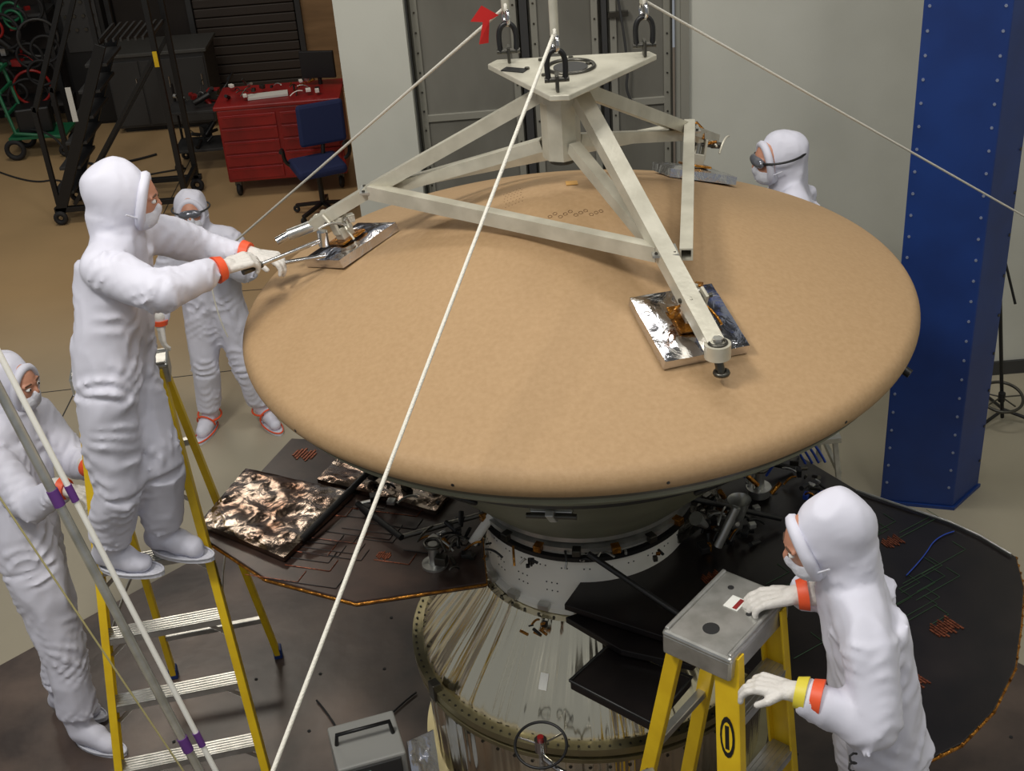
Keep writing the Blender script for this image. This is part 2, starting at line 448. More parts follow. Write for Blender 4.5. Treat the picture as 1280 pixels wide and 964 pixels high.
for i in range(10):
    a = math.radians(185 + i * 19)
    d = V((math.cos(a), math.sin(a), 0))
    obox("ring_lug", V((AX, AY, 1.385)) + d * .48, d.cross(V((0, 0, 1))) * .035, d * .04, V((0, 0, .03)), KAPTON if i % 2 else STEEL, cs, .003)
    obox("base_lug", V((AX, AY, 1.07)) + d * .47, d.cross(V((0, 0, 1))) * .05, d * .03, V((0, 0, .03)), ALUM, cs, .003)

ZW = 1.25
LW = [(-1.42, 4.70), (-1.10, 5.46), (-.62, 5.35), (-.20, 5.1), (-.17, 4.22), (-.70, 4.16), (-1.10, 4.37)]
slab("solar_wing_left", LW, ZW - .03, ZW, PANELB, cs, .003)
RWp = [(.139, 4.10), (.72, 3.72), (1.02, 3.40), (1.264, 3.12), (1.44, 3.20), (1.60, 3.34), (1.75, 3.54), (1.86, 3.77), (1.95, 3.98), (1.99, 4.17), (1.91, 4.31), (1.82, 4.42), (1.50, 4.70), (1.2, 5.2), (.8, 5.2), (.6, 4.9)]
slab("solar_wing_right", RWp, ZW - .08, ZW - .05, PANELK, cs, .003)
ZR = ZW - .05
def edge(name, pts, z, m, r=.009, close=True):
    q = [(a, b, z) for a, b in pts]
    if close: q.append(q[0])
    tube(name, q, r, m, cs)
edge("wing_edge_left", LW, ZW - .015, KAPTON, .007)
edge("wing_edge_right", RWp[3:13], ZR - .015, KAPTON, .007, False)
edge("wing_rail_right", [(x - .02, y + .0) for x, y in RWp[9:13]], ZR + .012, ALUM, .006, False)
disc_field("edge_beads", [(V((RWp[k][0] * (1 - t) + RWp[k + 1][0] * t, RWp[k][1] * (1 - t) + RWp[k + 1][1] * t, ZR - .008)), (1, -1, 0), .007, .008) for k in range(3, 12) for t in (0, .25, .5, .75)], KAPTON, cs, 6)
for (x, y, a, s) in ((1.57, 3.78, 30, .085), (1.36, 3.50, 35, .08), (1.53, 4.33, 25, .065), (.75, 4.19, 25, .065), (1.25, 3.95, 30, .05)):
    for k in range(9):
        aa = math.radians(a)
        box("terminal", (x + (k - 4) * s * .15 * math.cos(aa), y + (k - 4) * s * .15 * math.sin(aa), ZR + .002), (s * .09, s * (.6 + .25 * (k % 3)), .004), COPPER, cs, a)
for (x, y, a, s) in ((-1.02, 5.30, -25, .09), (-.80, 5.28, -25, .07), (-.60, 4.45, -25, .05)):
    for k in range(7):
        aa = math.radians(a)
        box("terminal", (x + (k - 3) * s * .18 * math.cos(aa), y + (k - 3) * s * .18 * math.sin(aa), ZW + .002), (s * .11, s * (.6 + .25 * (k % 3)), .004), COPPER, cs, a)
rn = random.Random(3)
for k in range(34):
    x = rn.uniform(.95, 1.60); y = 3.50 + (x - 1.0) * .35 + rn.uniform(.05, .75); L = rn.uniform(.08, .26)
    u = V((.85, .5, 0)); v = V((-.5, .85, 0)); a0 = V((x, y, ZR + .002))
    tube("panel_trace", [a0, a0 + u * L, a0 + u * L + v * .07], .0013, GREENW, cs)
for k in range(30):
    x = rn.uniform(-1.2, -.4); y = rn.uniform(4.35, 5.1); L = rn.uniform(.08, .3)
    tube("panel_trace_left", [(x, y, ZW + .002), (x + L, y - L * .35, ZW + .002), (x + L + .03, y - L * .35 + .07, ZW + .002)], .0018, BLACK if k % 4 else COPPER, cs)
tube("blue_harness", [(1.80, 4.36, ZR + .006), (1.72, 4.34, ZR + .006), (1.62, 4.2, ZR + .006), (1.52, 4.1, ZR + .006)], .0025, BLUEC, cs, 'NURBS')
foil_box("mli_blanket_1", [(-1.43, 4.76, ZW + .01), (-1.02, 4.45, ZW + .01), (-.755, 4.90, ZW + .01), (-1.28, 5.17, ZW + .01)], (0, 0, 1), .03, FOILC, cs, .0065, 26, 1, .9)
foil_box("mli_blanket_2", [(-.93, 5.03, ZW + .01), (-.38, 4.70, ZW + .01), (-.28, 4.90, ZW + .01), (-.84, 5.22, ZW + .01)], (0, 0, 1), .03, FOILC, cs, .0065, 20, 5, .9)
foil_box("mli_blanket_side", [(.64, 4.42, 1.22), (.88, 4.62, 1.22), (.84, 4.66, 1.44), (.60, 4.45, 1.44)], (.6, -.75, .1), .02, FOILD, cs, .012, 14, 2)
slab("black_tray", [(.13, 3.76), (.304, 3.95), (.595, 3.725), (.413, 3.50)], 1.06, 1.10, PANELK, cs, .006)
tube("tray_rim", [(.13, 3.76, 1.105), (.304, 3.95, 1.105), (.595, 3.725, 1.105), (.413, 3.50, 1.105), (.13, 3.76, 1.105)], .006, BLACK, cs)
rod("tray_support", (.35, 3.8, 1.07), (.40, 4.25, 1.10), .018, BLACK, cs)
slab("flap_panel", [(.14, 4.08), (.36, 4.16), (.75, 3.92), (.60, 3.74), (.34, 3.86)][::-1], 1.12, 1.15, PANELK, cs, .003)
for a, b, r, m in (((.25, 4.17, 1.39), (.60, 3.93, 1.22), .012, BLACK), ((-.95, 4.55, 1.30), (-.62, 4.93, 1.42), .014, BLACK), ((-.72, 4.75, 1.32), (-.52, 4.5, 1.30), .014, BLACK),
                   ((-.62, 4.93, 1.42), (-.15, 4.62, 1.44), .014, BLACK), ((-.52, 4.52, 1.29), (-.12, 4.5, 1.40), .012, STEEL), ((.70, 4.45, 1.42), (1.1, 4.5, 1.24), .012, BLACK),
                   ((.66, 4.9, 1.42), (1.25, 4.9, 1.22), .014, BLACK), ((-.22, 4.42, 1.3), (-.08, 4.5, 1.45), .02, WHITEP), ((.80, 4.33, 1.25), (.88, 4.36, 1.42), .018, ALUM)):
    rod("strut", a, b, r, m, cs)
clutter("left_avionics", cs, (-.27, 4.42, 1.31), (.11, .12, .06), 38, 11, [STEEL, BLACK, ALUM, KAPTON, BLACK, BLACK], .012, .04)
clutter("left_deck", cs, (-.5, 4.85, 1.30), (.2, .12, .03), 18, 12, [STEEL, BLACK, ALUM], .015, .04)
clutter("right_avionics", cs, (.86, 4.45, 1.28), (.12, .12, .07), 44, 13, [STEEL, BLACK, ALUM, KAPTON, BLACK, BLACK], .012, .04)
clutter("right_deck", cs, (1.20, 4.75, 1.26), (.2, .15, .05), 34, 14, [BLACK, STEEL, ALUM, KAPTON, BLUEC], .012, .04)
clutter("ring_parts", cs, (.25, 4.19, 1.36), (.3, .03, .02), 18, 15, [STEEL, KAPTON, BLACK, ALUM], .012, .035)
clutter("front_valve", cs, (.02, 4.15, 1.045), (.045, .02, .02), 9, 16, [KAPTON, BLACK, KAPTON], .012, .025)
for k in range(4):
    tube("blue_cable", [(.95 + .05 * k, 4.80, 1.26), (1.05 + .04 * k, 4.78, 1.5 - .03 * k), (1.2 + .03 * k, 4.84, 1.46), (1.3 + .03 * k, 4.9, 1.24)], .006, BLUEC, cs, 'NURBS')
rod("thruster", (.75, 4.33, 1.36), (.70, 4.28, 1.44), .012, ALUM, cs, .03)
lathe("thruster_bell", (.90, 4.40), [(.018, 1.33), (.03, 1.37), (.045, 1.42), (.05, 1.43)], ALUM, cs, 24)
for (x, y) in ((1.05, 4.72), (-.38, 4.36)):
    lathe("sensor_base", (x, y), [(.0, 1.262), (.055, 1.262), (.055, 1.25), (.05, 1.22)], ALUM, cs, 32)
    rod("sensor_barrel", (x, y, 1.26), (x, y, 1.36), .026, ALUM, cs, .02)
    torus("sensor_ring", (x, y, 1.36), .034, .008, (0, 0, 1), STEEL, cs)

# ------------------------------------------------------------------ conical payload adapter
pa = grp("payload_adapter_cone", (AX, AY, .6))
lathe("cone", (AX, AY), [(.44, 1.036), (.50, 1.032), (.515, 1.005), (.60, .90), (.70, .78), (.775, .68), (.785, .64)], GOLDC, pa, 160, 40)
lathe("flange", (AX, AY), [(.775, .645), (.83, .64), (.83, .605), (.80, .60), (.80, .585), (.825, .58), (.825, .56), (.79, .555)], GOLDF, pa, 128, 30)
lathe("skirt", (AX, AY), [(.79, .556), (.785, .35), (.78, .06)], GOLDC, pa, 128, 30)
lathe("base_flange", (AX, AY), [(.78, .06), (.82, .055), (.82, .041), (.7, .041)], GOLDF, pa, 128, 30)
disc_field("flange_bolts", [((AX + .812 * math.cos(math.radians(a)), AY + .812 * math.sin(math.radians(a)), .641), (0, 0, 1), .0055, .006) for a in range(0, 360, 3)], STEEL, pa, 6)
disc_field("side_bolts", [((AX + .786 * math.cos(math.radians(a)), AY + .786 * math.sin(math.radians(a)), .5), (math.cos(math.radians(a)), math.sin(math.radians(a)), 0), .008, .006) for a in range(0, 360, 6)], STEEL, pa, 6)
disc_field("top_bolts", [((AX + .49 * math.cos(math.radians(a)), AY + .49 * math.sin(math.radians(a)), 1.034), (0, 0, 1), .006, .008) for a in range(0, 360, 8)], STEEL, pa, 6)
box("lifting_lug", (-.44, 4.27, .64), (.04, .05, .09), STEEL, pa, 30, .004)
a = math.radians(248); d = V((math.cos(a), math.sin(a), 0))
q = V((AX, AY, .835)) + d * .66
obox("label_sticker", q, d.cross(V((0, 0, 1))) * .035, V((d.x * .64, d.y * .64, -.77)) * .07, V((d.x * .77, d.y * .77, .64)) * .006, LABELW, pa)

hw = grp("handwheel", (0, 3.76, .8))
c = V((0.0, 3.74, .80))
torus("wheel_rim", c, .102, .006, (0, -.25, 1), BLACK, hw, 40, 8)
for k in range(3):
    t = math.radians(30 + 120 * k)
    rod("spoke", c, c + V((math.cos(t) * .1, math.sin(t) * .1, 0)), .004, CHROME, hw)
rod("hub", c - V((0, 0, .03)), c + V((0, 0, .03)), .025, CHROME, hw)
rod("hub_cap", c + V((0, 0, .03)), c + V((0, 0, .045)), .013, RED, hw)
rod("post", (0, 3.74, .041), (0, 3.74, .78), .012, ALUM, hw)
rod("foot", (0, 3.74, .041), (0, 3.74, .06), .09, DGREY, hw)
tube("gooseneck", [(0.14, 3.60, .08), (.16, 3.58, .6), (.13, 3.6, .74), (.04, 3.66, .76), (0, 3.74, .74)], .012, CHROME, hw, 'NURBS')
box("gooseneck_foot", (.14, 3.60, .061), (.1, .1, .04), DGREY, hw)

eb = grp("instrument_box", (-.75, 4.30, .2))
U = V((.93, .25, .0)); W = V((-.25, .93, .12)); O = V((-.01, -.10, 0))
obox("case", V((-.77, 4.40, .24)) + O, U * .32, W * .26, V((0, 0, .22)), mat("case_grey", (150, 150, 146), .5), eb, .01)
obox("front_panel", V((-.745, 4.262, .235)) + O, U * .29, V((0.0, .012, 0)), V((0, 0, .19)), DGREY, eb, .004)
obox("screen", V((-.80, 4.24, .27)) + O, U * .12, V((0, .012, 0)), V((0, 0, .07)), mat("screen_green", (120, 160, 150), .3), eb)
for k in range(4):
    rod("knob", V((-.68 + .035 * k, 4.265 + .009 * k, .20)) + O, V((-.68 + .035 * k, 4.235 + .009 * k, .20)) + O, .011, BLACK, eb)
tube("carry_handle", [V(q) + O for q in ((-.90, 4.38, .35), (-.89, 4.37, .42), (-.66, 4.43, .42), (-.65, 4.43, .35))], .01, BLACK, eb)
box("case_foot", V((-.77, 4.40, .085)) + O, (.26, .2, .09), BLACKR, eb, 15)
foil_box("foil_wrap", [(-.59, 4.20, .05), (-.47, 4.26, .05), (-.49, 4.42, .26), (-.61, 4.36, .26)], (.3, -.8, .6), .02, FOIL, eb, .008, 8, 9)
ex = grp("aluminium_extrusion_post", (.34, 2.98, .6))
obox("profile", (.34, 2.99, .72), V((.04, .01, 0)), V((-.01, .04, 0)), V((0, 0, 1.36)), ALUM, ex, .003)
for s in (-1, 1):
    obox("slot", V((.34, 2.99, .72)) + V((-.25, .97, 0)) * .0205 * s, V((.008, .002, 0)), V((-.0005, .002, 0)), V((0, 0, 1.36)), BLACK, ex)
box("post_foot", (.34, 2.99, .055), (.14, .14, .03), DGREY, ex)

# ------------------------------------------------------------------ lifting fixture
lf = grp("lifting_fixture", (.28, 4.6, 3.0))
hub = V((.255, 4.62, 0))
rod("hub_tube", (hub.x, hub.y, 2.90), (hub.x, hub.y, 3.21), .072, ALU, lf, None, 8)
rod("hub_collar", (hub.x, hub.y, 3.12), (hub.x, hub.y, 3.22), .088, ALU, lf, None, 8)
rod("hub_bolt", (hub.x, hub.y, 2.88), (hub.x, hub.y, 2.90), .05, STEEL, lf)
def cutcorner(pts, k):
    out = []
    n = len(pts)
    for i in range(n):
        p = V(pts[i]); a = V(pts[i - 1]); b = V(pts[(i + 1) % n])
        out += [p + (a - p).normalized() * k, p + (b - p).normalized() * k]
    return [(q.x, q.y) for q in out]
TP = cutcorner([(-.02, 4.78), (.23, 4.24), (.66, 4.72)], .06)
slab("top_plate", TP, 3.215, 3.235, ALU, lf, .003)
torus("plate_ring", (.30, 4.60, 3.238), .085, .008, (0, 0, 1), STEEL, lf, 40, 6)
rod("plate_hole", (.30, 4.60, 3.22), (.30, 4.60, 3.239), .062, DGREY, lf, None, 32)
box("plate_label", (.10, 4.62, 3.237), (.09, .045, .003), BLACK, lf, -30)
disc_field("plate_bolts", [((.255 + .11 * math.cos(t * 1.047), 4.62 + .11 * math.sin(t * 1.047), 3.235), (0, 0, 1), .009, .008) for t in range(6)], STEEL, lf, 6)
nL = V((-.49, 4.86, 2.735)); eL = V((-.83, 4.91, 2.555))
nB = V((.84, 5.33, 2.71)); eB = V((1.0, 5.60, 2.56))
nF = V((.55, 4.03, 2.75)); eF = V((.675, 3.70, 2.53))
tL = V((hub.x - .06, 4.63, 3.14)); tB = V((hub.x + .08, 4.68, 3.13)); tF = V((.33, 4.57, 3.13))
tubebeam("arm_left_upper", tL, nL, .05, .05, ALU, lf)
tubebeam("arm_left_lower", (hub.x - .07, 4.65, 2.94), nL + V((.05, 0, -.005)), .045, .045, ALU, lf)
tubebeam("arm_left_tail", nL + V((.03, 0, .015)), eL + V((.08, 0, .03)), .045, .045, ALU, lf)
tubebeam("arm_front", tF, eF, .062, .05, ALU, lf)
tubebeam("arm_front_lower", (hub.x + .04, 4.56, 2.95), nF + V((-.02, .05, -.01)), .045, .045, ALU, lf)
tubebeam("arm_back_upper", tB, nB, .05, .05, ALU, lf)
tubebeam("arm_back_lower", (hub.x + .06, 4.67, 2.94), nB + V((-.05, -.03, -.01)), .045, .045, ALU, lf)
tubebeam("arm_back_tail", nB, eB, .04, .04, ALU, lf)
tubebeam("brace_left_front", nL + V((0, -.02, 0)), nF + V((-.02, .0, -.005)), .045, .055, ALU, lf)
tubebeam("brace_back_front", nB + V((0, -.02, .03)), nF + V((.075, .0, -.02)), .045, .045, ALU, lf)
tubebeam("brace_left_back", nL + V((.02, .02, 0)), nB + V((-.02, .03, 0)), .04, .04, ALU, lf)
for nd, nm in ((nL, "left"), (nB, "back"), (nF, "front")):
    obox("gusset_" + nm, nd, V((.09, 0, 0)), V((0, .09, 0)), V((0, 0, .008)), ALUM, lf)
    disc_field("gusset_bolts_" + nm, [(nd + V((i * .03, j * .03, .004)), (0, 0, 1), .006, .006) for i in (-1, 1) for j in (-1, 1)], STEEL, lf, 6)
def pad(nm, cx, cy, ang, s, end):
    c = onsh(cx, cy, 0); n = shn(cx, cy); a = math.radians(ang)
    u = V((math.cos(a), math.sin(a), 0)); u = (u - n * u.dot(n)).normalized(); v = n.cross(u)
    h = s / 2
    c0 = c + n * .004
    foil_box("pad_foil_" + nm, [c0 - u * h - v * h, c0 + u * h - v * h, c0 + u * h + v * h, c0 - u * h + v * h], n, .045, FOIL, lf, .006, 10, ang, .8)
    obox("pad_kapton_" + nm, c + n * .058, u * s * .40, v * s * .40, n * .01, KAPTON, lf, .003)
    obox("pad_block_" + nm, c + n * .085, u * .06, v * .06, n * .05, ALU, lf, .004)
    rod("pad_screw_" + nm, c + n * .06, c + n * .17, .014, ALUM, lf)
    obox("pad_clevis_" + nm, c + n * .13 + u * .03, u * .012, v * .05, n * .09, ALU, lf, .003)
    obox("pad_clevis2_" + nm, c + n * .13 - u * .03, u * .012, v * .05, n * .09, ALU, lf, .003)
    rod("pad_pin_" + nm, c + n * .15 - u * .06, c + n * .15 + u * .06, .008, STEEL, lf)
pad("front", .61, 3.92, 16, .31, eF)
pad("left", -.60, 4.90, 38, .30, eL)
pad("back", .87, 5.42, 8, .30, eB)
rod("end_eye_front", eF + V((0, 0, -.02)), eF + V((0, 0, .03)), .044, ALU, lf, None, 24)
torus("end_ring_top", eF + V((0, 0, .032)), .028, .006, (0, 0, 1), STEEL, lf)
rod("end_bolt_front", eF + V((0, 0, .03)), eF + V((0, 0, .05)), .018, ALUM, lf, None, 6)
rod("end_foot_front", eF + V((0.01, -.02, -.075)), eF + V((0, 0, -.02)), .015, STEEL, lf)
torus("end_ring_front", eF + V((.01, -.02, -.07)), .02, .009, (0, 0, 1), STEEL, lf)
rod("end_rod_left", eL + V((.09, 0, .03)), eL + V((-.02, -.01, 0)), .024, ALUM, lf)
rod("end_tip_left", eL + V((-.02, -.01, 0)), eL + V((-.07, -.02, -.02)), .018, CHROME, lf)
clutter("left_jack", lf, (-.66, 4.89, 2.60), (.07, .05, .03), 12, 21, [ALUM, ALU, STEEL, ALU])
clutter("back_jack", lf, (.93, 5.45, 2.60), (.06, .06, .04), 12, 22, [ALUM, ALU, STEEL, KAPTON])
clutter("front_jack", lf, (.615, 3.93, 2.61), (.05, .05, .03), 8, 23, [ALUM, ALU, KAPTON])
sh = [V((.085, 4.73, 3.235)), V((.575, 4.67, 3.235)), V((.235, 4.34, 3.235))]
for i, s in enumerate(sh):
    x = V((.028, 0, 0))
    obox("lug_%d" % i, s + V((0, 0, .03)), V((.012, 0, 0)), V((0, .05, 0)), V((0, 0, .06)), STEEL, lf, .004)
    tube("shackle_%d" % i, [s - x + V((0, 0, .035)), s - x * 1.2 + V((0, 0, .09)), s - x * .9 + V((0, 0, .13)), s + V((0, 0, .145)), s + x * .9 + V((0, 0, .13)), s + x * 1.2 + V((0, 0, .09)), s + x + V((0, 0, .035))], .010, BLACK, lf, 'NURBS')
    rod("shackle_pin_%d" % i, s - x * 1.5 + V((0, 0, .04)), s + x * 1.5 + V((0, 0, .04)), .010, STEEL, lf)
    torus("link_%d" % i, s + V((0, 0, .165)), .028, .008, (1, .3, 0), CHROME, lf, 24, 8)
    rod("load_pin_%d" % i, s + V((0, 0, .19)), s + V((0, 0, .33)), .015, ALU, lf)
    torus("link_top_%d" % i, s + V((0, 0, .35)), .024, .007, (1, .3, 0), CHROME, lf, 24, 8)
    rod("sling_%d" % i, s + V((0, 0, .37)), V((.28, 4.62, 4.9)) + (s - V((.28, 4.62, 3.2))) * .5, .009, ROPE, lf)
box("hoist_hook_block", (.28, 4.62, 5.0), (.35, .35, .25), YEL, lf, 0, .02)
mk("red_streamer", [(-.02, 4.76, 3.30), (.0, 4.76, 3.38), (-.045, 4.76, 3.385), (.0, 4.76, 3.44), (.06, 4.76, 3.40), (.025, 4.76, 3.385), (.015, 4.77, 3.30)], [(0, 1, 5, 6), (1, 2, 3), (1, 3, 5), (3, 4, 5)], REDB, lf)

def knot(g, p): torus("knot", p, .016, .007, (1, 0, 0), ROPE, g, 16, 6)
r1 = grp("tag_line", sh[2]); rod("rope", sh[2] + V((0, 0, .2)), (-2.163, -.56, .0), .0062, ROPE, r1); knot(r1, sh[2] + V((0, 0, .2)))
HB = V((-1.80, 7.40, 1.36))
r2 = grp("tag_line.001", sh[0]); rod("rope", sh[0] + V((0, 0, .2)), HB, .006, ROPE, r2); knot(r2, sh[0] + V((0, 0, .2)))
tube("rope_tail", [HB, HB + V((-.02, -.05, -.25)), HB + V((.03, -.02, -.5))], .005, ROPE, r2, 'NURBS')
r3 = grp("tag_line.002", sh[1]); rod("rope", sh[1] + V((0, 0, .2)), (4.315, 7.31, .57), .005, ROPE, r3); knot(r3, sh[1] + V((0, 0, .2)))

# ------------------------------------------------------------------ people
def capsule(vs, fs, p0, r0, p1, r1, seg=14):
    p0 = V(p0); p1 = V(p1)
    d = p1 - p0
    if d.length < 1e-5: d = V((0, 0, 1e-4)); p1 = p0 + d
    x, y, z = basis(d); rings = []
    for i in range(6):
        t = -math.pi / 2 + (math.pi / 2) * i / 5; rings.append((p0 + z * r0 * math.sin(t), r0 * max(math.cos(t), .02)))
    for i in range(6):
        t = (math.pi / 2) * i / 5; rings.append((p1 + z * r1 * math.sin(t), r1 * max(math.cos(t), .02)))
    b0 = len(vs)
    for c, r in rings:
        for k in range(seg):
            q = 2 * math.pi * k / seg
            vs.append(c + x * math.cos(q) * r + y * math.sin(q) * r)
    for i in range(len(rings) - 1):
        for k in range(seg):
            l = (k + 1) % seg
            fs.append((b0 + i * seg + k, b0 + i * seg + l, b0 + (i + 1) * seg + l, b0 + (i + 1) * seg + k))
    fs.append(tuple(b0 + seg - 1 - k for k in range(seg)))
    e = b0 + (len(rings) - 1) * seg
    fs.append(tuple(e + k for k in range(seg)))
RS = random.Random(99)
def sleeve(vs, fs, p0, r0, p1, r1, amp=.011, seg=24, w0=1.0, w1=1.0, lam=.066):
    """fabric tube whose loose cloth bunches into broken, oblique folds towards the joints"""
    p0 = V(p0); p1 = V(p1); d = p1 - p0; L = d.length; x, y, z = basis(d)
    n = max(10, int(L / .010)); b0 = len(vs); ph = RS.uniform(0, 6.28); tilt = RS.uniform(1.0, 2.4) * RS.choice((-1, 1)); ta = RS.uniform(0, 6.28)
    ph2 = RS.uniform(0, 6.28)
    for i in range(n + 1):
        t = i / n; c = p0 + d * t; r = r0 + (r1 - r0) * t
        w = .30 + .70 * max(w0 * (1 - t * 2.0), w1 * (1 - (1 - t) * 2.0), 0)
        for k in range(seg):
            q = 2 * math.pi * k / seg
            pp = c + x * math.cos(q) * r + y * math.sin(q) * r
            s = L * t + tilt * r * math.cos(q - ta)
            warp = noise.noise(pp * 5.5) * 4.2
            fold = math.sin(2 * math.pi * s / lam + ph + warp)
            fold = (1 - abs(fold)) * 2 - .8
            brk = max(0.0, min(1.0, .55 + 1.7 * noise.noise(pp * 7.5 + V((3.1, 9.2, 4.4)))))
            rr = r + amp * w * fold * brk
            vs.append(c + x * math.cos(q) * rr + y * math.sin(q) * rr)
    for i in range(n):
        for k in range(seg):
            l = (k + 1) % seg
            fs.append((b0 + i * seg + k, b0 + i * seg + l, b0 + (i + 1) * seg + l, b0 + (i + 1) * seg + k))
    fs.append(tuple(b0 + seg - 1 - k for k in range(seg)))
    e = b0 + n * seg
    fs.append(tuple(e + k for k in range(seg)))
def ellip(vs, fs, c, X, Y, Z, seg=20, rg=12):
    b0 = len(vs); c = V(c)
    for i in range(rg + 1):
        t = -math.pi / 2 + math.pi * i / rg; ct = max(math.cos(t), .015)
        for k in range(seg):
            q = 2 * math.pi * k / seg
            vs.append(c + X * math.cos(q) * ct + Y * math.sin(q) * ct + Z * math.sin(t))
    for i in range(rg):
        for k in range(seg):
            l = (k + 1) % seg
            fs.append((b0 + i * seg + k, b0 + i * seg + l, b0 + (i + 1) * seg + l, b0 + (i + 1) * seg + k))
    fs.append(tuple(b0 + seg - 1 - k for k in range(seg)))
    e = b0 + rg * seg
    fs.append(tuple(e + k for k in range(seg)))
WR = bpy.data.textures.new("fabric_folds", 'CLOUDS'); WR.noise_scale = .19; WR.noise_type = 'HARD_NOISE'; WR.noise_depth = 1
def remesh(o, vox, it, disp=0, ref=None):
    m = o.modifiers.new("remesh", 'REMESH'); m.mode = 'VOXEL'; m.voxel_size = vox; m.use_smooth_shade = True
    s = o.modifiers.new("smooth", 'SMOOTH'); s.factor = .5; s.iterations = it
    if disp:
        d = o.modifiers.new("folds", 'DISPLACE'); d.texture = WR
        if ref: d.texture_coords = 'OBJECT'; d.texture_coords_object = ref
        else: d.texture_coords = 'LOCAL'
        d.strength = -disp; d.mid_level = .30
        s2 = o.modifiers.new("smooth2", 'SMOOTH'); s2.factor = .4; s2.iterations = 1
def hand(g, nm, wrist, d, back, side, curl, bands=(ORANGE,)):
    wrist = V(wrist); d = V(d).normalized(); n = V(back); n = (n - d * n.dot(d)).normalized(); t = d.cross(n) * side
    vs = []; fs = []
    for i, L in enumerate((.076, .085, .078, .060)):
        off = .034 - .0225 * i
        k = wrist + d * (.095 - abs(i - 1) * .004) + t * off
        capsule(vs, fs, wrist + d * .005 + t * off * .6, .018, k, .0145, 10)
        a = 0; p = k
        for j, (fr, rr) in enumerate(((.45, .0112), (.3, .0104), (.25, .0096))):
            a += curl * (.8 if j == 0 else 1.0) * (1 + .1 * i)
            dd = d * math.cos(a) - n * math.sin(a) + t * (.05 * (1.5 - i))
            q = p + dd.normalized() * L * fr
            capsule(vs, fs, p, rr + .0008, q, rr, 10); p = q
    b = wrist + d * .025 + t * .026
    p1 = b + (d * .6 + t * .62 - n * .3).normalized() * .045
    p2 = p1 + (d * .8 + t * (.35 - curl * .5) - n * (.3 + curl * .4)).normalized() * .034
    capsule(vs, fs, b, .018, p1, .0135, 10); capsule(vs, fs, p1, .0125, p2, .0108, 10)
    capsule(vs, fs, wrist - d * .07, .042, wrist + d * .01, .029, 14)
    o = mk(nm, vs, fs, GLOVE, g, True); remesh(o, .0048, 2)
    for i, m in enumerate(bands):
        c0 = wrist - d * (.028 + .045 * i)
        rod(nm + "_cuff_band", c0 - d * .018, c0 + d * .014, .053 + .003 * i, m, g, .045 + .005 * i, 20)
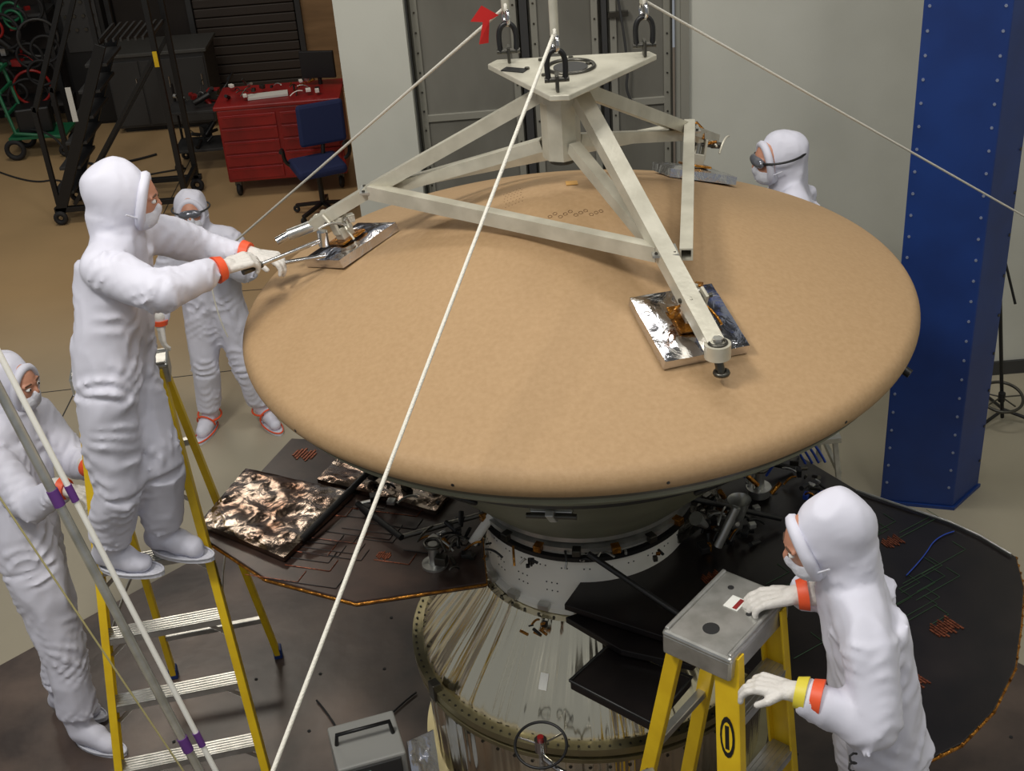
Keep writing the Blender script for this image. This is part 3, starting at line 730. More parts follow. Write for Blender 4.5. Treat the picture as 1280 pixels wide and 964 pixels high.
def person(name, J, fdir, s=1.0, goggles=False, hands=(), boots=True, up=None):
    g = grp(name, J['pel'])
    ref = bpy.data.objects.new("fold_reference", None); COL.objects.link(ref); ref.parent = g
    ref.matrix_parent_inverse = Matrix.Translation(-V(g.location)); ref.scale = (1, 1, 1.9); ref.empty_display_size = .05
    H = V(J['head']); f = V(fdir).normalized(); U = V(up or (0, 0, 1)); U = (U - f * U.dot(f)).normalized(); Yd = U.cross(f)
    vs = []; fs = []
    G = lambda a: V(J[a]) if isinstance(a, str) else a
    C = lambda a, r0, b, r1: capsule(vs, fs, G(a), r0 * s, G(b), r1 * s)
    S = lambda a, r0, b, r1, amp=.011, w0=1, w1=1, lam=.066: sleeve(vs, fs, G(a), r0 * s, G(b), r1 * s, amp, 24, w0, w1, lam)
    ellip(vs, fs, H - f * .016 * s, f * .112 * s, Yd * .105 * s, U * .145 * s)
    ellip(vs, fs, H - f * .035 * s + U * .03 * s, f * .11 * s, Yd * .106 * s, U * .112 * s)
    C(H - f * .03 - U * .06, .092, 'neck', .086)
    S(H - f * .03 - U * .05, .098, 'neck', .096, .012, .2, 1)
    sl, sr, pel, ch = V(J['shL']), V(J['shR']), V(J['pel']), V(J['chest'])
    nk = V(J['neck'])
    C('neck', .084, nk * .35 + sl * .65 - V((0, 0, .015)), .080); C('neck', .084, nk * .35 + sr * .65 - V((0, 0, .015)), .080)
    C(nk - V((0, 0, .03)), .10, 'chest', .118)
    for sd in ('L', 'R'):
        so = V(J['sh' + sd]); hp = V(J['hip' + sd])
        mid = ch + (so - ch) * .5
        C('neck', .076, so, .076)
        C(so * .65 + nk * .35 - V((0, 0, .03)), .088, mid, .108)
        C(mid, .100, hp + V((0, 0, .07)), .106)
        S(mid + V((0, 0, .05)), .114, hp + V((0, 0, .07)), .127, .018, .6, 1, .15)
        C(hp + V((0, 0, .07)), .114, hp + V((0, 0, .03)), .114)
        C('sh' + sd, .072, 'el' + sd, .055); S('sh' + sd, .086, 'el' + sd, .076, .019, 1, 1, .085)
        C('el' + sd, .063, 'wr' + sd, .038); S('el' + sd, .076, 'wr' + sd, .052, .018, 1, 1, .08)
        an = V(J['an' + sd]); to = V(J['toe' + sd]); kn = V(J['kn' + sd])
        C(hp + V((0, 0, .04)), .108, 'kn' + sd, .078); S(hp + V((0, 0, .06)), .128, 'kn' + sd, .100, .019, .7, 1, .13)
        C('kn' + sd, .082, kn * .3 + an * .7, .070); S('kn' + sd, .098, kn * .22 + an * .78, .086, .018, 1, 1, .11)
        C(kn * .55 + an * .45, .088, kn * .42 + an * .58, .091); C(kn * .45 + an * .55, .084, an + (kn - an) * .10, .064)
        fd_ = (to - an).normalized()
        C(an - V((0, 0, .03)) - fd_ * .03, .048, to, .044)
        C(an + V((0, 0, .01)), .060, an * .45 + to * .55 + V((0, 0, .005)), .050)
    C('chest', .118, 'pel', .115)
    b = mk("coverall", vs, fs, SUIT, g, True); remesh(b, .0105, 3, .030, ref)
    if boots:
        for sd in ('L', 'R'):
            an = V(J['an' + sd]); to = V(J['toe' + sd]); d = (to - an); d.z = 0; d.normalize(); w = V((-d.y, d.x, 0))
            mid = (an + to) / 2 + d * .015
            pts = []
            for i in range(20):
                t = 2 * math.pi * i / 20
                pts.append((mid.x + d.x * math.cos(t) * .15 + w.x * math.sin(t) * .052, mid.y + d.y * math.cos(t) * .15 + w.y * math.sin(t) * .052))
            zb = J['floor']
            slab("boot_sole", pts, zb, zb + .018, MASK, g)
            kk = V((mid.x, mid.y, zb + .022))
            torus("boot_trim", kk, .147, .006, (0, 0, 1), ORANGE if boots == 2 else MASK, g, 28, 6, (d, w, V((0, 0, 1))), 1, .37)
            kn = V(J['kn' + sd]); dn = (kn - an).normalized()
            if boots == 2:
                pts = []
                for k in range(9):
                    t = math.radians(-20 + 27.5 * k)
                    pts.append(an * .55 + to * .45 + V((0, 0, .01)) + w * math.cos(t) * .062 + V((0, 0, math.sin(t) * .062)) + d * .03 * math.sin(t))
                tube("boot_strap", pts, .006, ORANGE, g)
                torus("ankle_strap", an + dn * .02, .078, .007, dn, ORANGE, g, 28, 6)
    hv = []; hf = []
    ellip(hv, hf, H + f * .036 * s, f * .094 * s, Yd * .073 * s, U * .112 * s)
    ellip(hv, hf, H + f * .124 * s - U * .006 * s, f * .024 * s, Yd * .014 * s, U * .026 * s, 10, 8)
    for e in (-1, 1):
        capsule(hv, hf, H + f * .120 * s + Yd * e * .012 * s + U * .034 * s, .008 * s, H + f * .107 * s + Yd * e * .05 * s + U * .034 * s, .008 * s, 8)
    fo = mk("face", hv, hf, SKIN, g, True); remesh(fo, .006, 2)
    torus("hood_opening", H + f * .076 * s, .086 * s, .020 * s, f, SUIT, g, 36, 8, (Yd, U, f), .86, 1.10)
    mv = []; mf = []
    ellip(mv, mf, H + f * .067 * s - U * .055 * s, f * .074 * s, Yd * .069 * s, U * .058 * s)
    ellip(mv, mf, H + f * .127 * s - U * .022 * s, f * .022 * s, Yd * .026 * s, U * .034 * s, 10, 8)
    mo = mk("face_mask", mv, mf, MASK, g, True); remesh(mo, .006, 4)
    for k in (-1, 0, 1):
        tube("mask_pleat", [H + f * (.139 - .002 * abs(k)) * s - U * (.062 + .014 * k) * s + Yd * q * s + f * (-abs(q) * .55) * s for q in (-.05, -.025, 0, .025, .05)], .0015, WHITEP, g)
    for e in (-1, 1):
        c = H + f * .115 * s + Yd * e * .031 * s + U * .018 * s
        ev = []; ef = []
        ellip(ev, ef, c, f * .012 * s, Yd * .014 * s, U * .0085 * s, 12, 8); mk("eye", ev, ef, EYE, g, True)
        ev = []; ef = []
        ellip(ev, ef, c + f * .0085 * s, f * .005 * s, Yd * .0062 * s, U * .0062 * s, 10, 6); mk("iris", ev, ef, IRIS, g, True)
        ev = []; ef = []
        capsule(ev, ef, c + U * .022 * s + f * .006 * s - Yd * e * .013 * s, .004 * s, c + U * .022 * s + Yd * e * .017 * s, .003 * s, 8); mk("eyebrow", ev, ef, BROW, g, True)
        tube("mask_strap", [H + f * .09 * s + Yd * e * .07 * s - U * .045 * s, H + f * .03 * s + Yd * e * .108 * s - U * .02 * s], .003, MASK, g)
    if goggles:
        gv = []; gf = []
        ellip(gv, gf, H + f * .114 * s + U * .022 * s, f * .03 * s, Yd * .073 * s, U * .030 * s); mk("goggle_lens", gv, gf, LENS, g, True)
        torus("goggle_strap", H + U * .028 * s - f * .004, .126 * s, .006 * s, U, BLACK if goggles == 2 else DGREY, g, 40, 8, (f, Yd, U), 1.05, .96)
    for (nm, w, d, b, sd, cu, bands) in hands: hand(g, nm, w, d, b, sd, cu, bands)
    return g

OB = (ORANGE,)
A = dict(head=(-1.375, 4.55, 2.90), neck=(-1.42, 4.55, 2.755), chest=(-1.46, 4.54, 2.56), pel=(-1.53, 4.47, 2.22),
         shR=(-1.45, 4.38, 2.70), shL=(-1.41, 4.72, 2.70), elR=(-1.235, 4.28, 2.63), wrR=(-1.08, 4.475, 2.61),
         elL=(-1.20, 4.84, 2.57), wrL=(-1.03, 4.805, 2.53), hipR=(-1.55, 4.38, 2.14), hipL=(-1.52, 4.54, 2.14),
         knR=(-1.60, 4.36, 1.76), knL=(-1.45, 4.47, 1.76), anR=(-1.745, 4.46, 1.385), anL=(-1.54, 4.55, 1.385),
         toeR=(-1.60, 4.42, 1.335), toeL=(-1.40, 4.50, 1.335), floor=1.286)
person("cleanroom_technician", A, (1, .10, -.30), 1.0, False, [
    ("right_glove", (-1.035, 4.515, 2.608), (1, .75, .0), (0, -.3, 1), -1, .55, OB),
    ("left_glove", (-.985, 4.80, 2.525), (1, -.3, -.1), (0, .1, 1), 1, .6, OB)])
tw = grp("torque_wrench", (-.85, 4.7, 2.57))
rod("wrench_shaft", (-.955, 4.575, 2.565), (-.70, 4.80, 2.565), .009, CHROME, tw)
rod("wrench_head", (-.70, 4.80, 2.54), (-.70, 4.80, 2.60), .022, CHROME, tw)
rod("wrench_grip", (-.985, 4.548, 2.565), (-.92, 4.605, 2.565), .013, STEEL, tw)
rod("steadying_bar", (-.91, 4.775, 2.485), (-.70, 4.79, 2.50), .009, CHROME, tw)

B = dict(head=(-1.91, 7.68, 1.60), neck=(-1.90, 7.71, 1.45), chest=(-1.90, 7.71, 1.24), pel=(-1.90, 7.72, .93),
         shR=(-2.07, 7.71, 1.39), shL=(-1.72, 7.71, 1.39), elR=(-2.19, 7.66, 1.12), wrR=(-2.21, 7.54, .93),
         elL=(-1.60, 7.58, 1.20), wrL=(-1.765, 7.46, 1.33), hipR=(-1.98, 7.72, .87), hipL=(-1.82, 7.72, .87),
         knR=(-2.03, 7.66, .48), knL=(-1.76, 7.67, .48), anR=(-2.08, 7.72, .095), anL=(-1.71, 7.74, .095),
         toeR=(-2.12, 7.58, .05), toeL=(-1.63, 7.61, .05), floor=.001)
person("cleanroom_technician.001", B, (.12, -1, .05), .97, True, [
    ("right_glove", (-2.215, 7.52, .90), (-.05, -.15, -1), (-.8, -.5, 0), 1, .25, OB),
    ("left_glove", (-1.765, 7.45, 1.335), (-.5, -.6, .2), (0, -.5, 1), -1, .75, OB)], 2)

Cc = dict(head=(-2.27, 5.22, 1.81), neck=(-2.29, 5.19, 1.65), chest=(-2.33, 5.12, 1.43), pel=(-2.31, 4.98, 1.04),
          shR=(-2.35, 4.98, 1.59), shL=(-2.26, 5.34, 1.59), elR=(-2.17, 4.82, 1.40), wrR=(-1.98, 4.745, 1.52),
          elL=(-2.10, 5.28, 1.33), wrL=(-1.95, 5.06, 1.42), hipR=(-2.27, 4.88, .97), hipL=(-2.31, 5.05, .97),
          knR=(-2.21, 4.80, .55), knL=(-2.30, 5.02, .55), anR=(-2.22, 4.74, .135), anL=(-2.38, 4.99, .135),
          toeR=(-2.07, 4.67, .09), toeL=(-2.22, 4.92, .09), floor=.042)
person("cleanroom_technician.002", Cc, (1, -.35, -.2), 1.04, False, [
    ("right_glove", (-1.94, 4.73, 1.525), (1, -.4, -.1), (0, .1, 1), -1, .55, OB),
    ("left_glove", (-1.93, 5.03, 1.43), (.7, -.8, 0), (0, 0, 1), 1, .5, OB)])

D = dict(head=(.885, 3.03, 2.255), neck=(.955, 3.02, 2.10), chest=(1.0, 3.0, 1.90), pel=(1.05, 2.97, 1.53),
         shL=(.96, 2.84, 2.03), shR=(.99, 3.18, 2.03), elL=(.965, 2.71, 1.80), wrL=(.77, 2.785, 1.885),
         elR=(.96, 3.26, 1.88), wrR=(.84, 3.09, 2.01), hipL=(1.07, 2.88, 1.45), hipR=(1.07, 3.05, 1.45),
         knL=(1.10, 2.86, 1.04), knR=(1.11, 3.06, 1.04), anL=(1.16, 2.86, .645), anR=(1.16, 3.06, .645),
         toeL=(1.02, 2.86, .60), toeR=(1.02, 3.06, .60), floor=.552)
person("cleanroom_technician.003", D, (-1, .05, -.45), 1.0, False, [
    ("left_glove", (.735, 2.80, 1.89), (-1, .45, .05), (.2, 0, 1), -1, .55, (YTAPE, ORANGE)),
    ("right_glove", (.80, 3.085, 2.005), (-1, .1, -.12), (0, 0, 1), 1, .45, OB)])
tube("coil_cord", [(.90 + .010 * math.cos(i * 1.2), 2.70 + .010 * math.sin(i * 1.2), 1.72 - i * .007) for i in range(60)], .0035, BLACKR, bpy.data.objects["cleanroom_technician.003"])

E = dict(head=(1.478, 6.38, 2.14), neck=(1.535, 6.39, 1.99), chest=(1.58, 6.4, 1.79), pel=(1.61, 6.4, 1.42),
         shL=(1.54, 6.21, 1.93), shR=(1.58, 6.58, 1.93), elL=(1.46, 6.12, 1.67), wrL=(1.26, 6.10, 1.76),
         elR=(1.46, 6.62, 1.67), wrR=(1.28, 6.5, 1.72), hipL=(1.61, 6.32, 1.35), hipR=(1.61, 6.48, 1.35),
         knL=(1.60, 6.31, .95), knR=(1.60, 6.50, .95), anL=(1.65, 6.31, .60), anR=(1.65, 6.50, .60),
         toeL=(1.50, 6.31, .55), toeR=(1.50, 6.50, .55), floor=.502)
person("cleanroom_technician.004", E, (-1, -.15, -.15), 1.06, 2, [
    ("left_glove", (1.23, 6.095, 1.77), (-1, 0, .1), (0, 0, 1), -1, .4, OB),
    ("right_glove", (1.25, 6.49, 1.73), (-1, -.1, .1), (0, 0, 1), 1, .4, OB)])

def stool(name, x, y, z, w, d, zb=0.0):
    g = grp(name, (x, y, zb))
    box("top_tread", (x, y, z - .02), (w, d, .04), ALUM, g, 0, .006)
    for i in (-1, 1):
        for j in (-1, 1):
            beam("leg", (x + i * (w / 2 - .03), y + j * (d / 2 - .03), z - .04), (x + i * (w / 2 + .02), y + j * (d / 2 + .02), zb + .001), .03, .03, ALUM, g)
        beam("side_rail", (x + i * w / 2, y - d / 2, (z + zb) / 2), (x + i * w / 2, y + d / 2, (z + zb) / 2), .025, .03, ALUM, g)
    beam("cross_rail", (x - w / 2, y + d / 2, (z + zb) / 2 - .05), (x + w / 2, y + d / 2, (z + zb) / 2 - .05), .025, .03, ALUM, g)
stool("work_platform", 1.15, 2.96, .55, .42, .50, .04)
stool("work_platform.001", 1.60, 6.46, .50, .50, .50, .0)

# ------------------------------------------------------------------ step ladders
def ladder(name, topc, fc, rc, s, wt, wb, wr, zb, n, capL, capW, z1=.33, dz=.30, railw=.085, topoff=.05, lk=.5):
    g = grp(name, ((fc[0] + rc[0]) / 2, (fc[1] + rc[1]) / 2, zb))
    T = V(topc); F = V((fc[0], fc[1], zb)); Rr = V((rc[0], rc[1], zb)); s = V(s).normalized()
    fd = s.cross(V((0, 0, 1)))
    if fd.dot(F - T) < 0: fd = -fd
    for sg in (-1, 1):
        a = T + fd * topoff + s * sg * wt; b = F + s * sg * wb
        x, y, zz = basis(b - a, tuple(s))
        other = x if abs(x.dot(s)) < .5 else y
        obox("front_rail_web", (a + b) / 2, s * .012, other * railw, b - a, YEL, g, .002)
        for q in (-1, 1):
            obox("front_rail_flange", (a + b) / 2 + other * q * railw * .48 - s * sg * .012, s * .034, other * .008, b - a, YEL, g, .002)
        obox("front_foot", b + V((0, 0, .025)), s * .045, fd * .11, V((0, 0, .05)), BLACKR, g, .006)
        a2 = T - fd * topoff + s * sg * (wt - .01); b2 = Rr + s * sg * wr
        x2, y2, z2 = basis(b2 - a2, tuple(s))
        other2 = x2 if abs(x2.dot(s)) < .5 else y2
        obox("rear_rail", (a2 + b2) / 2, s * .03, other2 * .05, b2 - a2, YEL, g, .003)
        obox("rear_foot", b2 + V((0, 0, .03)), s * .045, fd * .06, V((0, 0, .06)), mat("foot_blue", (24, 50, 110), .5), g, .006)
        k = .55
        pa_ = a + (b - a) * k; pb_ = a2 + (b2 - a2) * k
        m_ = (pa_ + pb_) / 2 + V((0, 0, .02))
        beam("spreader", pa_ - s * sg * .025, m_ - s * sg * .025, .006, .022, ALUM, g); beam("spreader2", m_ - s * sg * .025, pb_ - s * sg * .02, .006, .022, ALUM, g)
        ctr = a + (b - a) * lk + s * sg * .0080
        dl = (b - a).normalized()
        vs_ = [ctr + other * .026 * math.cos(t * .393) + dl * .075 * math.sin(t * .393) for t in range(16)]
        mk("oval_label", vs_, [tuple(range(16))], BLACK, g)
        vs_ = [ctr + s * sg * .001 + other * .018 * math.cos(t * .393) + dl * .055 * math.sin(t * .393) for t in range(16)]
        mk("oval_label_inner", vs_, [tuple(range(16))], YEL, g)
        obox("label_letters", ctr + s * sg * .0015, s * .0008, other * .014, dl * .085, BLACK, g)
    Hh = T.z - zb
    for i in range(n):
        z = zb + z1 + dz * i
        k = (T.z - z) / Hh
        c = (T + fd * topoff) * (1 - k) + F * k; c.z = z
        w = wt * (1 - k) + wb * k
        obox("step_%d" % i, c, s * (2 * w - .02), fd * .085, V((0, 0, .006)), ALUM, g, .001)
        for q in (-1, 1):
            obox("step_lip", c + fd * .04 * q - V((0, 0, .014)), s * (2 * w - .02), fd * .005, V((0, 0, .032)), ALUM, g)
        for q in range(5):
            obox("step_rib", c + fd * (-.032 + .016 * q) + V((0, 0, .004)), s * (2 * w - .03), fd * .005, V((0, 0, .004)), ALUM, g)
        for sg in (-1, 1):
            beam("step_brace", c + s * sg * (w - .12) - V((0, 0, .02)), c + s * sg * (w - .012) - V((0, 0, .12)), .02, .004, ALUM, g, tuple(fd))
        if i in (0, n - 2):
            c2 = (T - fd * topoff) * (1 - k) + Rr * k; c2.z = z
            w2 = wt * (1 - k) + wr * k
            obox("rear_bar_%d" % i, c2, s * (2 * w2 - .02), fd * .03, V((0, 0, .03)), ALUM, g, .003)
    obox("cap_top", T + V((0, 0, .012)), s * capL, fd * capW, V((0, 0, .024)), ALUM, g, .010)
    for q in (-1, 1):
        obox("cap_side", T + fd * q * (capW / 2 - .006) - V((0, 0, .028)), s * (capL - .01), fd * .010, V((0, 0, .07)), ALUM, g, .004)
        obox("cap_end", T + s * q * (capL / 2 - .006) - V((0, 0, .028)), s * .010, fd * (capW - .01), V((0, 0, .07)), ALUM, g, .004)
        obox("cap_edge", T + fd * q * (capW / 2 - .012) + V((0, 0, .028)), s * (capL - .02), fd * .014, V((0, 0, .010)), ALUM, g, .004)
    rod("cap_hole", T + s * -.09 + V((0, 0, .018)), T + s * -.09 + V((0, 0, .0255)), .026, BLACK, g, None, 24)
    rod("cap_hole2", T + s * .11 + fd * -.05 + V((0, 0, .018)), T + s * .11 + fd * -.05 + V((0, 0, .0255)), .010, BLACK, g, None, 24)
    rod("cap_hole3", T + s * .03 + fd * .06 + V((0, 0, .018)), T + s * .03 + fd * .06 + V((0, 0, .0255)), .009, BLACK, g, None, 24)
    obox("cap_sticker", T + s * .05 + V((0, 0, .0255)), s * .06, fd * .05, V((0, 0, .002)), LABELW, g)
    obox("cap_sticker_red", T + s * .05 + fd * .012 + V((0, 0, .0272)), s * .05, fd * .014, V((0, 0, .002)), RED, g)
    return g
ladder("step_ladder", (-1.62, 4.80, 2.06), (-1.575, 4.24), (-1.60, 5.22), (.985, .17, 0), .17, .345, .27, .041, 6, .40, .14, .30, .31, lk=.45)
ladder("step_ladder.001", (.60, 3.09, 1.93), (.74, 2.80), (.33, 3.48), (.66, .755, 0), .14, .25, .22, .041, 5, .36, .24, .35, .33, .08, .085, .15)

for nm, off, rr in (("support_pole", V((0, 0, 0)), .016), ("support_pole.001", V((.045, .02, 0)), .010)):
    g = grp(nm, V((-.93, 3.22, .04)) + off)
    a = V((-.93, 3.22, .042)) + off; b = V((-1.70, 3.58, 3.25)) + off
    rod("shaft", a, b, rr, WHITEP if rr < .012 else ALUM, g)
    for k in (.39, .70):
        p = a + (b - a) * k; q = a + (b - a) * (k + .018)
        rod("tape", p, q, rr + .003, PURPLE, g)
    rod("foot", a, a + V((0, 0, .03)), .02, BLACKR, g)
gl = grp("guide_line", (-1.5, 3.6, 1.5))
rod("cord", (-.98, 3.4, .042), (-1.95, 3.7, 2.9), .0035, mat("cord_tan", (170, 160, 110), .7), gl)

# ------------------------------------------------------------------ blue column
bc = grp("steel_column", (2.4, 6.3, 0))
q = [(2.11, 6.24), (2.50, 6.12), (2.72, 6.32), (2.33, 6.5)]
slab("column_body", q, .02, 5.5, BLUE, bc, .006)
slab("base_plate", [(2.09, 6.235), (2.505, 6.105), (2.735, 6.32), (2.33, 6.51)], 0, .02, BLUE, bc)
e = V((.39, -.12, 0)).normalized(); nn = V((-.12, -.39, 0)).normalized()
pts = []
for i in range(44):
    z = .15 + i * .12
    for k in (.03, .375):
        pts.append((V((2.11, 6.24, z)) + e * k, nn, .008, .006))
disc_field("bolt_heads", pts, mat("bolt_white", (150, 160, 186), .4, .5), bc, 6)
e2 = V((.22, .2, 0)).normalized(); n2 = V((.2, -.22, 0)).normalized()
disc_field("bolt_heads_side", [(V((2.50, 6.12, .2 + i * .24)) + e2 * .27, n2, .009, .006) for i in range(20)], STEEL, bc, 6)

hs2 = grp("valve_stand", (3.0, 7.0, 0))
rod("post", (3.12, 7.02, .02), (2.94, 7.02, 1.36), .012, BLACK, hs2)
rod("wheel_axle", (2.84, 7.0, 1.30), (2.96, 7.02, 1.32), .01, STEEL, hs2)
for c, R_ in ((V((2.88, 6.98, 1.31)), .09), (V((3.08, 6.98, .20)), .13)):
    torus("wheel", c, R_, .010, (0, -.3, 1), STEEL, hs2, 36, 8)
    for k in range(5):
        t = k * 1.2566
        rod("spoke", c, c + V((math.cos(t) * R_, math.sin(t) * R_, 0)), .005, STEEL, hs2)
    rod("hub", c - V((0, 0, .03)), c + V((0, 0, .03)), .022, BLACK, hs2)
for k in range(3):
    t = math.radians(90 + 120 * k)
    rod("tripod_leg", (3.12, 7.02, .08), (3.12 + .3 * math.cos(t), 7.02 + .3 * math.sin(t), .012), .011, BLACK, hs2)
rod("arm", (2.94, 7.02, 1.33), (3.05, 6.9, .9), .008, BLACK, hs2)

# ------------------------------------------------------------------ workshop behind at left
rs = grp("rolling_staircase", (-3.6, 12.0, 0))
def st(x, y, z): return V((x, y, z))
for yy in (11.75, 12.35):
    beam("stringer", st(-4.15, yy, .12), st(-3.42, yy, 1.66), .05, .10, BLACK, rs)
    beam("base_rail", st(-4.2, yy, .14), st(-2.9, yy, .14), .05, .05, BLACK, rs)
    beam("back_post", st(-2.95, yy, .12), st(-2.95, yy, 2.6), .05, .05, BLACK, rs)
    beam("front_post", st(-3.45, yy, 1.6), st(-3.45, yy, 2.6), .045, .045, BLACK, rs)
    beam("low_post", st(-4.15, yy, .2), st(-4.15, yy, 1.15), .045, .045, BLACK, rs)
    beam("handrail", st(-4.15, yy, 1.1), st(-3.45, yy, 2.55), .045, .045, BLACK, rs)
    beam("top_rail", st(-3.45, yy, 2.58), st(-2.95, yy, 2.58), .045, .045, BLACK, rs)
    beam("mid_rail", st(-3.45, yy, 2.15), st(-2.95, yy, 2.15), .035, .035, BLACK, rs)
    beam("diag", st(-4.0, yy, .18), st(-2.95, yy, 1.55), .035, .035, BLACK, rs)
    for xx in (-4.15, -2.95):
        torus("caster", st(xx, yy - .04, .07), .045, .025, (0, 1, 0), BLACKR, rs, 20, 8)
for i in range(6):
    box("tread_%d" % i, (-4.08 + .115 * i, 12.05, .30 + .235 * i), (.20, .58, .03), DGREY, rs, 0, .004)
for i in range(8):
    box("platform_bar", (-3.43 + .066 * i, 12.05, 1.69), (.02, .6, .03), DGREY, rs)
for xx in (-4.15, -2.95, -3.45):
    beam("crossbar", st(xx, 11.75, .25 if xx != -3.45 else 1.66), st(xx, 12.35, .25 if xx != -3.45 else 1.66), .04, .04, BLACK, rs)
box("label_plate", (-3.79, 11.715, 1.15), (.05, .006, .32), LABELW, rs)
box("yellow_tag", (-2.95, 11.715, 1.5), (.04, .006, .14), YEL, rs)

tc_ = grp("tool_cabinet", (-2.0, 12.3, 0))
box("carcass", (-2.0, 12.35, .52), (1.15, .6, .72), RED, tc_, 0, .012)
box("worktop", (-2.0, 12.35, .90), (1.2, .64, .04), RED, tc_, 0, .01)
for i in range(5):
    for j in (0, 1):
        box("drawer", (-2.29 + .57 * j, 12.045, .25 + .13 * i), (.53, .02, .115), RED, tc_, 0, .004)
        box("drawer_pull", (-2.29 + .57 * j, 12.03, .29 + .13 * i), (.46, .012, .012), RED, tc_)
for xx in (-2.5, -1.5):
    for yy in (12.12, 12.58):
        torus("caster", (xx, yy, .07), .045, .024, (1, 0, 0), BLACKR, tc_, 18, 8)
        box("caster_fork", (xx, yy, .135), (.06, .06, .05), STEEL, tc_)
ti = grp("bench_tools", (-2, 12.3, .93))
clutter("bench_item", ti, (-2.05, 12.35, .975), (.45, .2, .01), 26, 31, [STEEL, BLACK, ALUM, WHITEP, KAPTON])
box("keyboard", (-2.1, 12.25, .934), (.38, .14, .02), LABELW, ti, 8)
box("monitor", (-1.62, 12.5, 1.12), (.34, .04, .26), BLACK, ti, -12, .006)
rod("monitor_stem", (-1.62, 12.52, .924), (-1.62, 12.52, 1.02), .02, BLACK, ti)
cb = grp("storage_cabinet", (-3.7, 14.6, 0))
box("body", (-3.62, 14.62, .46), (1.1, .6, .80), DGREY, cb, 0, .01)
box("top", (-3.62, 14.62, .88), (1.16, .66, .04), mat("top_grey", (74, 74, 72), .4), cb, 0, .006)
for i in range(3): box("door", (-3.98 + .36 * i, 14.31, .45), (.34, .015, .72), DGREY, cb, 0, .004)
for i in range(3): rod("pull", (-3.86 + .36 * i, 14.295, .5), (-3.86 + .36 * i, 14.295, .62), .008, CHROME, cb)
box("plinth", (-3.62, 14.64, .03), (1.0, .5, .06), BLACK, cb)
sc = grp("service_cart", (-2.95, 13.1, 0))
for zz in (.22, .62): box("tray", (-2.95, 13.1, zz), (.62, .42, .03), DGREY, sc, 0, .004)
for i in (-1, 1):
    for j in (-1, 1):
        rod("upright", (-2.95 + .29 * i, 13.1 + .19 * j, .09), (-2.95 + .29 * i, 13.1 + .19 * j, .82), .014, BLACK, sc)
        torus("caster", (-2.95 + .29 * i, 13.1 + .19 * j, .05), .03, .018, (0, 1, 0), BLACKR, sc, 16, 6)
tube("push_handle", [(-2.66, 12.91, .82), (-2.60, 12.91, .88), (-2.60, 13.29, .88), (-2.66, 13.29, .82)], .013, BLACK, sc)
clutter("cart_item", sc, (-2.95, 13.1, .70), (.22, .14, .03), 18, 51, [BLACK, STEEL, DGREY, RED, ALUM], .03, .10)
clutter("cart_item_low", sc, (-2.95, 13.1, .30), (.22, .14, .03), 12, 52, [BLACK, STEEL, DGREY], .03, .10)
oc = grp("office_chair", (-1.62, 11.5, 0))
cx, cy = -1.62, 11.45
box("seat", (cx, cy, .48), (.46, .46, .09), CHAIRB, oc, 20, .035)
obox("backrest", (cx + .06, cy + .24, .80), V((.42, .14, 0)), V((-.02, .06, 0)), V((0, .06, .38)), CHAIRB, oc, .03)
rod("back_stem", (cx + .04, cy + .2, .5), (cx + .06, cy + .25, .72), .02, BLACK, oc)
rod("gas_lift", (cx, cy, .10), (cx, cy, .45), .025, BLACK, oc)
for k in range(5):
    t = k * 1.2566 + .3
    p = V((cx + .28 * math.cos(t), cy + .28 * math.sin(t), .075))
    beam("base_leg", (cx, cy, .12), p, .035, .03, BLACK, oc)
    torus("caster", p - V((0, 0, .035)), .022, .014, (math.sin(t), -math.cos(t), 0), BLACKR, oc, 16, 6)
for k in (-1, 1):
    tube("armrest", [(cx + .24 * k, cy + .1 + .05 * k, .48), (cx + .30 * k, cy + .1 + .05 * k, .5), (cx + .30 * k, cy + .08 + .05 * k, .68), (cx + .28 * k, cy - .15 + .05 * k, .70)], .018, BLACK, oc, 'NURBS')
rk = grp("hose_rack", (-5.4, 14.7, 0))
for xx in (-6.0, -4.75):
    for yy in (14.5, 14.95): box("post", (xx, yy, 1.1), (.05, .05, 2.2), BLACK, rk)
for zz in (.35, .85, 1.35, 1.9): box("shelf", (-5.38, 14.72, zz), (1.28, .48, .03), DGREY, rk)
rn = random.Random(5)
for i in range(26):
    c = (-5.9 + rn.random() * 1.1, 14.45, .4 + rn.random() * 1.1)
    torus("hose_coil", c, rn.uniform(.10, .22), .016, (rn.uniform(-.3, .3), 1, .1), (BLACKR, GREEN, DGREY, BLACKR, BLACKR, RED, BLACKR)[i % 7], rk, 28, 6)
clutter("rack_item", rk, (-5.38, 14.6, .95), (.5, .12, .45), 34, 41, [BLACK, STEEL, RED, DGREY, ALUM], .03, .12)
gc = grp("green_hand_cart", (-5.0, 13.9, 0))
for yy in (13.7, 14.1):
    tube("frame", [(-5.4, yy, 1.0), (-5.2, yy, .95), (-5.1, yy, .30), (-4.6, yy, .22)], .022, GREEN, gc)
    torus("wheel", (-5.15, yy, .12), .09, .028, (0, 1, 0), BLACKR, gc, 24, 8)
    torus("caster", (-4.62, yy, .07), .045, .024, (0, 1, 0), BLACKR, gc, 18, 8)
box("deck", (-4.88, 13.9, .24), (.62, .42, .03), GREEN, gc, 0, .004)
box("pump_body", (-4.92, 13.9, .40), (.36, .26, .28), BLACK, gc, 10, .02)
for zz in (.5, .75, .95): beam("rung", (-5.15, 13.7, zz), (-5.15, 14.1, zz), .03, .03, GREEN, gc)
tube("loose_hose", [(-5.0, 13.8, .3), (-4.7, 13.6, .35), (-4.5, 13.5, .02), (-4.0, 13.2, .015), (-3.6, 13.5, .015)], .012, BLACKR, gc, 'NURBS')
fc_ = grp("floor_cable", (-4.4, 12.8, 0))
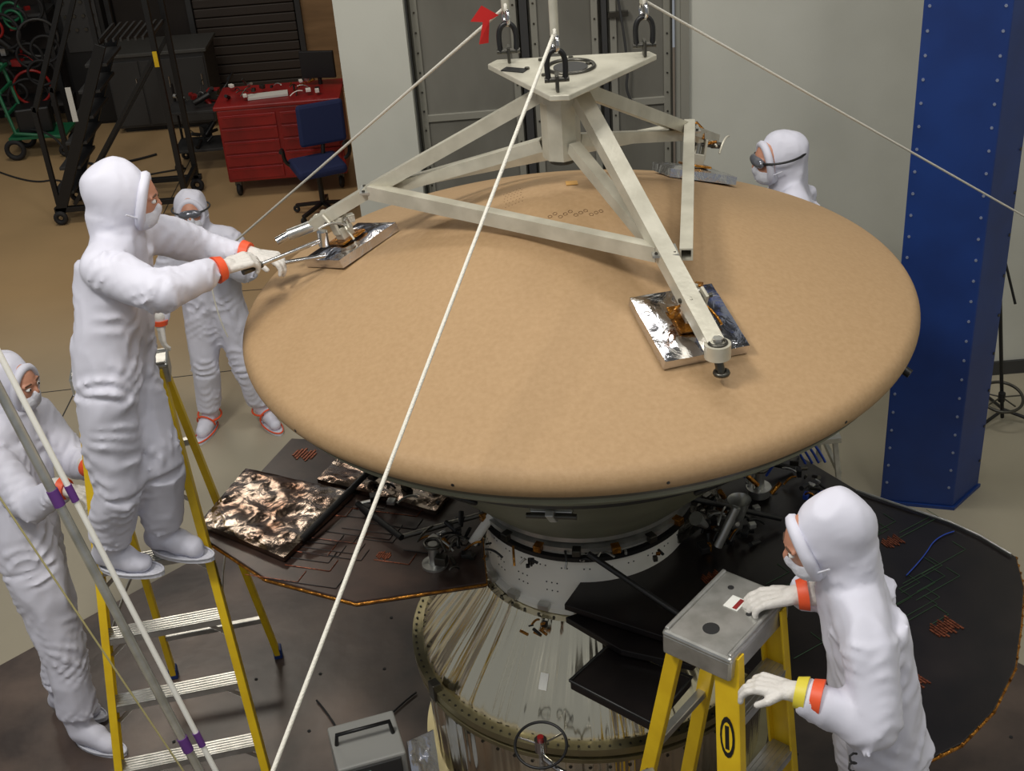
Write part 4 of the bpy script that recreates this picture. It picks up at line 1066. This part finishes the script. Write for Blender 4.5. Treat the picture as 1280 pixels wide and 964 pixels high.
tube("cable", [(-5.3, 13.4, .01), (-4.8, 12.9, .01), (-4.5, 13.0, .01), (-4.3, 12.6, .01), (-3.9, 12.8, .01), (-3.2, 13.0, .01)], .009, BLACKR, fc_, 'NURBS')
mb = grp("equipment_cabinet", (-4.45, 15.0, 0))
box("body", (-4.45, 15.0, 1.0), (.5, .5, 1.95), BLACK, mb, 0, .01)
box("plinth", (-4.45, 15.0, .015), (.46, .46, .03), BLACK, mb)
box("panel", (-4.45, 14.74, 1.3), (.4, .02, .9), DGREY, mb, 0, .004)
disc_field("knobs", [((-4.6 + .1 * i, 14.73, 1.1 + .15 * j), (0, -1, 0), .02, .02) for i in range(4) for j in range(4)], STEEL, mb)
fj = grp("trim_2", (-2.5, 8.5, 0))
for a, b in (((-9, 8.0), (-1.0, 8.6)), ((-3.2, 6.6), (-3.2, 14.0)), ((-3.2, 9.9), (-.9, 9.9))):
    beam("joint", (a[0], a[1], .0008), (b[0], b[1], .0008), .010, .0012, DGREY, fj, (0, 0, 1), 0)

# ------------------------------------------------------------------ lights
def area(name, loc, target, size, sy, power, color=(1, 1, 1)):
    l = bpy.data.lights.new(name, 'AREA'); l.shape = 'RECTANGLE'; l.size = size; l.size_y = sy; l.energy = power; l.color = color
    o = bpy.data.objects.new(name, l); COL.objects.link(o); o.location = loc
    o.rotation_euler = (V(target) - V(loc)).to_track_quat('-Z', 'Y').to_euler()
    return o
area("ceiling_light_1", (-2.6, 2.2, 7.2), (0, 4.7, 1.5), 1.4, .8, 215, (1.0, .96, .89))
area("ceiling_light_2", (3.0, 3.0, 7.4), (1.0, 4.8, 1.5), 2.0, .8, 58, (1.0, .97, .92))
area("ceiling_light_3", (.5, 6.2, 7.6), (.8, 6.8, 0), 3.0, .8, 110, (1.0, .97, .92))
area("ceiling_light_4", (-3.6, 11.0, 6.2), (-3.4, 10.6, 0), 2.4, 1.2, 92, (1.0, .91, .78))
for i, x in enumerate((-3.0, -1.0, .8, 2.8)):  # added strip lights, no known fittings: streak reflections on the cone, extra front light
    area("ceiling_light_%d" % (5 + i), (x, .4, 7.3), (x * .8, 2.2, 0), .12, 4.2, 42, (1.0, .98, .94))
w = bpy.data.worlds.new("hall_ambient"); scene.world = w; w.use_nodes = True
w.node_tree.nodes["Background"].inputs[0].default_value = (.90, .94, 1.0, 1)
w.node_tree.nodes["Background"].inputs[1].default_value = .23

scene.view_settings.view_transform = 'Standard'
# ------------------------------------------------------------------ camera
cd = bpy.data.cameras.new("camera"); cd.sensor_width = 36; cd.lens = 1630 / 1280 * 36; cd.clip_end = 60
cam = bpy.data.objects.new("camera", cd); COL.objects.link(cam)
th = math.radians(30); R = math.radians(4.6)
Xv = V((1, 0, 0)); Uv = V((0, math.sin(th), math.cos(th))); Fv = V((0, math.cos(th), -math.sin(th)))
cr = Xv * math.cos(R) - Uv * math.sin(R); cu_ = Xv * math.sin(R) + Uv * math.cos(R)
M = Matrix((cr, cu_, -Fv)).transposed().to_4x4(); M.translation = V((0, 0, 4.6))
cam.matrix_world = M
scene.camera = cam
